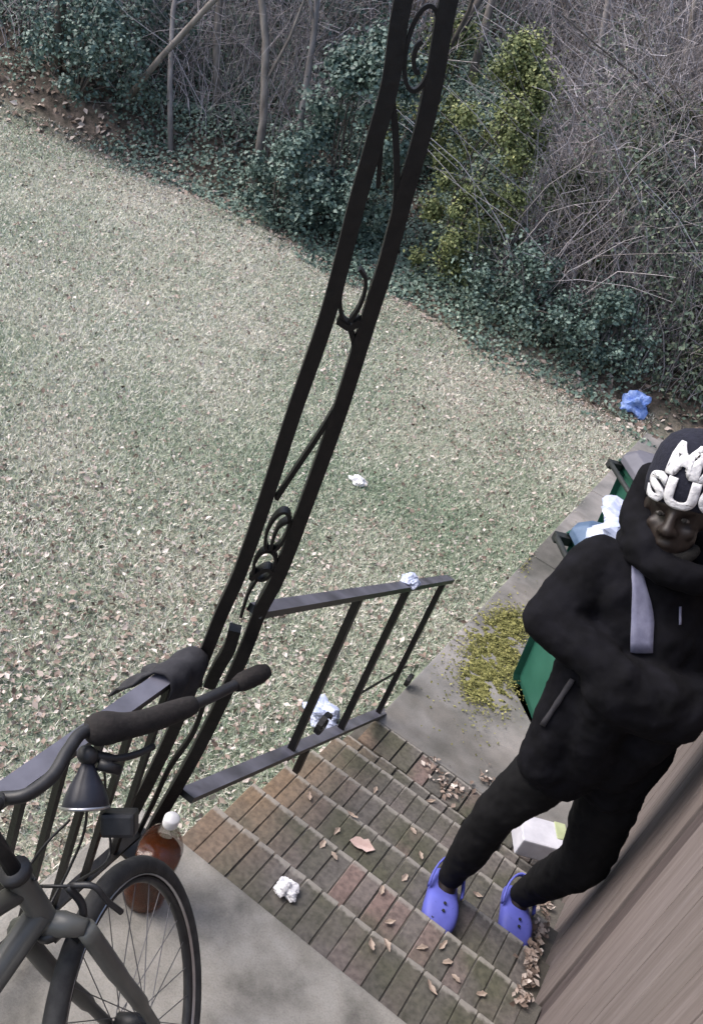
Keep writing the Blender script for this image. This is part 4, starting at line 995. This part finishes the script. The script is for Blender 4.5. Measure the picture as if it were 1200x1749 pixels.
def bare_tree(name, px, py, hgt_, lean, r0, mat, label, seed, dense=1.0):
    r = random.Random(seed); o = hit(px, py); o[2] = float(height(o[0], o[1])) - 0.05
    t = thing(name, o, label, 'tree', 'bare trees on the bank'); tr, cr = MB(), MB()
    def grow(p, d, L, rad, lev):
        pts = [p]; rs = [rad]; n = 6 if lev == 0 else 4; dd = unit(d)
        for i in range(n):
            wv_ = 0.10 if lev == 0 else 0.22
            dd = unit(dd + np.array([r.gauss(0, wv_), r.gauss(0, wv_), r.gauss(0, wv_*0.6) + (0.05 if lev else 0.02)]))
            pts.append(pts[-1] + dd*L/n); rs.append(rad*(1 - 0.62*(i + 1)/n))
        (tr if lev == 0 else cr).tube(pts, rs, 9 if lev == 0 else (5 if lev == 1 else 3), caps=lev == 0)
        if lev >= 3: return
        nb2 = int((7 if lev == 0 else 5 if lev == 1 else 3)*dense + r.random())
        for _ in range(nb2):
            s = r.uniform(0.22 if lev == 0 else 0.2, 1.0); i = min(int(s*n), n - 1); f = s*n - i; q = pts[i]*(1-f) + pts[i+1]*f
            ax_ = unit(np.cross(dd, (r.gauss(0, 1), r.gauss(0, 1), r.gauss(0, 1)))); nd = rotv(unit(pts[i+1]-pts[i]), ax_, r.uniform(0.5, 1.15))
            grow(q, nd, L*r.uniform(0.35, 0.6), max(rs[i]*r.uniform(0.4, 0.6), 0.004), lev + 1)
    grow(o, np.array([lean[0], lean[1], 1.0]), hgt_, r0, 0)
    tr.build('trunk', mat, t, True); cr.build('crown', mat, t, True); return t
bare_tree('bare_tree', 432, 330, 5.0, (-0.42, 0.0), 0.055, 'bark', 'bare tree with brown trunk rising left of the dark ivy shrub', 1)
bare_tree('bare_tree', 503, 310, 5.0, (-0.45, 0.0), 0.045, 'bark_pale', 'slim pale bare tree just left of the dark ivy shrub', 2)
bare_tree('bare_tree', 292, 268, 4.8, (-0.45, 0.0), 0.036, 'bark_pale', 'slim upright pale tree standing in ivy at upper left', 3)
bare_tree('bare_tree', 205, 185, 5.2, (0.6, -0.1), 0.04, 'bark', 'pale bare tree leaning strongly right at upper left', 4)
bare_tree('bare_tree', 95, 130, 5.0, (0.1, 0.0), 0.07, 'bark_dark', 'dark bare tree in the upper left corner', 5)
bare_tree('bare_tree', 372, 215, 5.0, (-0.35, 0.1), 0.05, 'bark', 'crooked brown tree leaning left behind the ivy bank', 6)
bare_tree('bare_tree', 640, 330, 5.0, (0.1, 0.2), 0.06, 'bark_dark', 'dark bare tree behind the iron post', 7)
bare_tree('bare_tree', 905, 330, 4.2, (0.55, 0.0), 0.045, 'bark_pale', 'thin pale tree leaning right beyond the yellow-green shrub', 8)
bare_tree('bare_tree', 1010, 300, 4.5, (-0.5, 0.0), 0.05, 'bark_pale', 'pale tree leaning left in the mauve thicket', 9)
bare_tree('bare_tree', 1120, 330, 4.5, (-0.15, 0.0), 0.05, 'bark', 'bare grey tree near the upper right corner', 10)
bare_tree('bare_tree', 1160, 540, 3.6, (-0.25, -0.1), 0.04, 'bark_dark', 'low dark bare tree at right edge above the hat', 11)
bare_tree('bare_tree', 800, 150, 4.8, (0.0, 0.0), 0.06, 'bark', 'bare tree high on the bank right of the post top', 12)

def shrub(name, px, py, hgt_, wid, nl, mat, label, seed, leaf=0.07, stemn=10, off=0.0):
    nl = int(nl*1.6); r = random.Random(seed); o = hit(px, py); o[2] = float(height(o[0], o[1])) - 0.03
    t = thing(name, o, label, 'shrub', 'shrubs along the wood edge'); nc = 64; C_ = []
    for _ in range(nc):
        f = r.random(); a = r.uniform(0, 6.28); rad = wid*math.sin(math.pi*min(0.97, 0.22 + 0.72*f))*math.sqrt(r.random()); C_.append((o[0] + math.cos(a)*rad, o[1] + math.sin(a)*rad*0.8, o[2] + 0.12 + f*hgt_, wid*r.uniform(0.12, 0.30)))
    C_ = np.array(C_); k = rng.integers(0, nc, nl); v = rng.normal(size=(nl, 3)); v /= np.linalg.norm(v, axis=1)[:, None]
    P = C_[k, :3] + v*(C_[k, 3]*(0.15 + np.abs(rng.normal(size=nl))*0.75))[:, None]; P[:, 2] = np.maximum(P[:, 2], height(P[:, 0], P[:, 1]) + 0.02)
    rn_ = np.clip(0.42 + rng.normal(size=nl)*0.24 + (np.array([r.uniform(-0.2, 0.2) for _ in range(nc)]))[k], 0, 1)
    leaves(P, v + rng.normal(size=(nl, 3))*0.6 + (0, -0.2, 0.5), rng.uniform(0.45, 0.95, nl)*leaf, 'foliage', mat, t, rnd=rn_, aspect=0.75)
    st = MB()
    for i in range(stemn):
        c = C_[r.randrange(nc)][:3]; st.tube(curve([o, 0.5*(o + c) + np.array([r.gauss(0, .08), r.gauss(0, .08), 0.1]), c], 3), [0.014, 0.013, 0.012, 0.010, 0.008, 0.006, 0.004], 4)
    st.build('stems', 'bark_dark', t, True); return t
shrub('ivy_shrub', 560, 395, 2.15, 0.85, 9000, 'shrub_teal', 'large dark blue-green ivy shrub left of the post', 1, 0.075)
shrub('ivy_shrub', 470, 385, 0.9, 0.6, 2600, 'shrub_teal', 'low dark blue-green shrub at the lawn edge left of large ivy shrub', 2, 0.07)
shrub('yellow_shrub', 744, 480, 2.5, 0.62, 17000, 'shrub_yellow', 'tall yellow-green leafy shrub right behind the iron post', 3, 0.05)
shrub('yellow_shrub', 690, 300, 1.8, 0.55, 3200, 'shrub_yellow', 'thin yellow-green shrub seen between the post bars', 4, 0.055)
shrub('olive_shrub', 1040, 420, 1.5, 0.85, 4200, 'shrub_olive', 'olive green shrub deep in the mauve thicket', 5, 0.055)
shrub('olive_shrub', 920, 480, 1.1, 0.7, 3600, 'shrub_olive', 'grey-olive bush right of the tall yellow-green shrub', 6, 0.05)
shrub('ivy_shrub', 870, 560, 0.7, 0.7, 3200, 'shrub_teal', 'low dark green bush at lawn edge right of post', 7, 0.06)
shrub('ivy_shrub', 1000, 630, 0.7, 0.65, 3000, 'shrub_teal', 'low dark bush left of the blue bag', 8, 0.055)
shrub('ivy_shrub', 1180, 660, 0.9, 0.6, 3000, 'shrub_olive', 'dark olive bush at right edge beside the blue bag', 9, 0.055)
shrub('ivy_shrub', 130, 170, 1.0, 0.9, 3000, 'shrub_teal', 'dark green bush among trunks at upper left', 10, 0.07)
shrub('ivy_shrub', 220, 95, 1.0, 0.9, 2600, 'shrub_teal', 'dark ivy bush high on the bank at top left', 11, 0.07)
shrub('ivy_shrub', 590, 130, 1.3, 0.8, 3000, 'shrub_teal', 'blue-green bush high on bank left of post top', 12, 0.06)

# small vine leaves scattered through the thicket
P = bank_points(150000, 0.3, 4.2, -2.9, 5.5); P[:, 2] += rng.random(len(P))**1.5*1.9
P = P[rng.random(len(P)) < np.clip(0.36 + 0.9*(patchy(P, 1.4, 3.7) + 0.5*np.sin(P[:, 2]*3 + P[:, 0]*2)), 0, 1)]
tag(leaves(P, rng.normal(size=(len(P), 3)) + (0, -0.5, 0.4), rng.uniform(0.035, 0.07, len(P)), 'vine_leaves', 'vine', rnd=rng.beta(1.8, 1.8, len(P))), 'sparse olive vine leaves among the twigs of the thicket', 'vines', kind='stuff')
for o in bpy.data.objects:
    if '_loc' in o: del o['_loc']
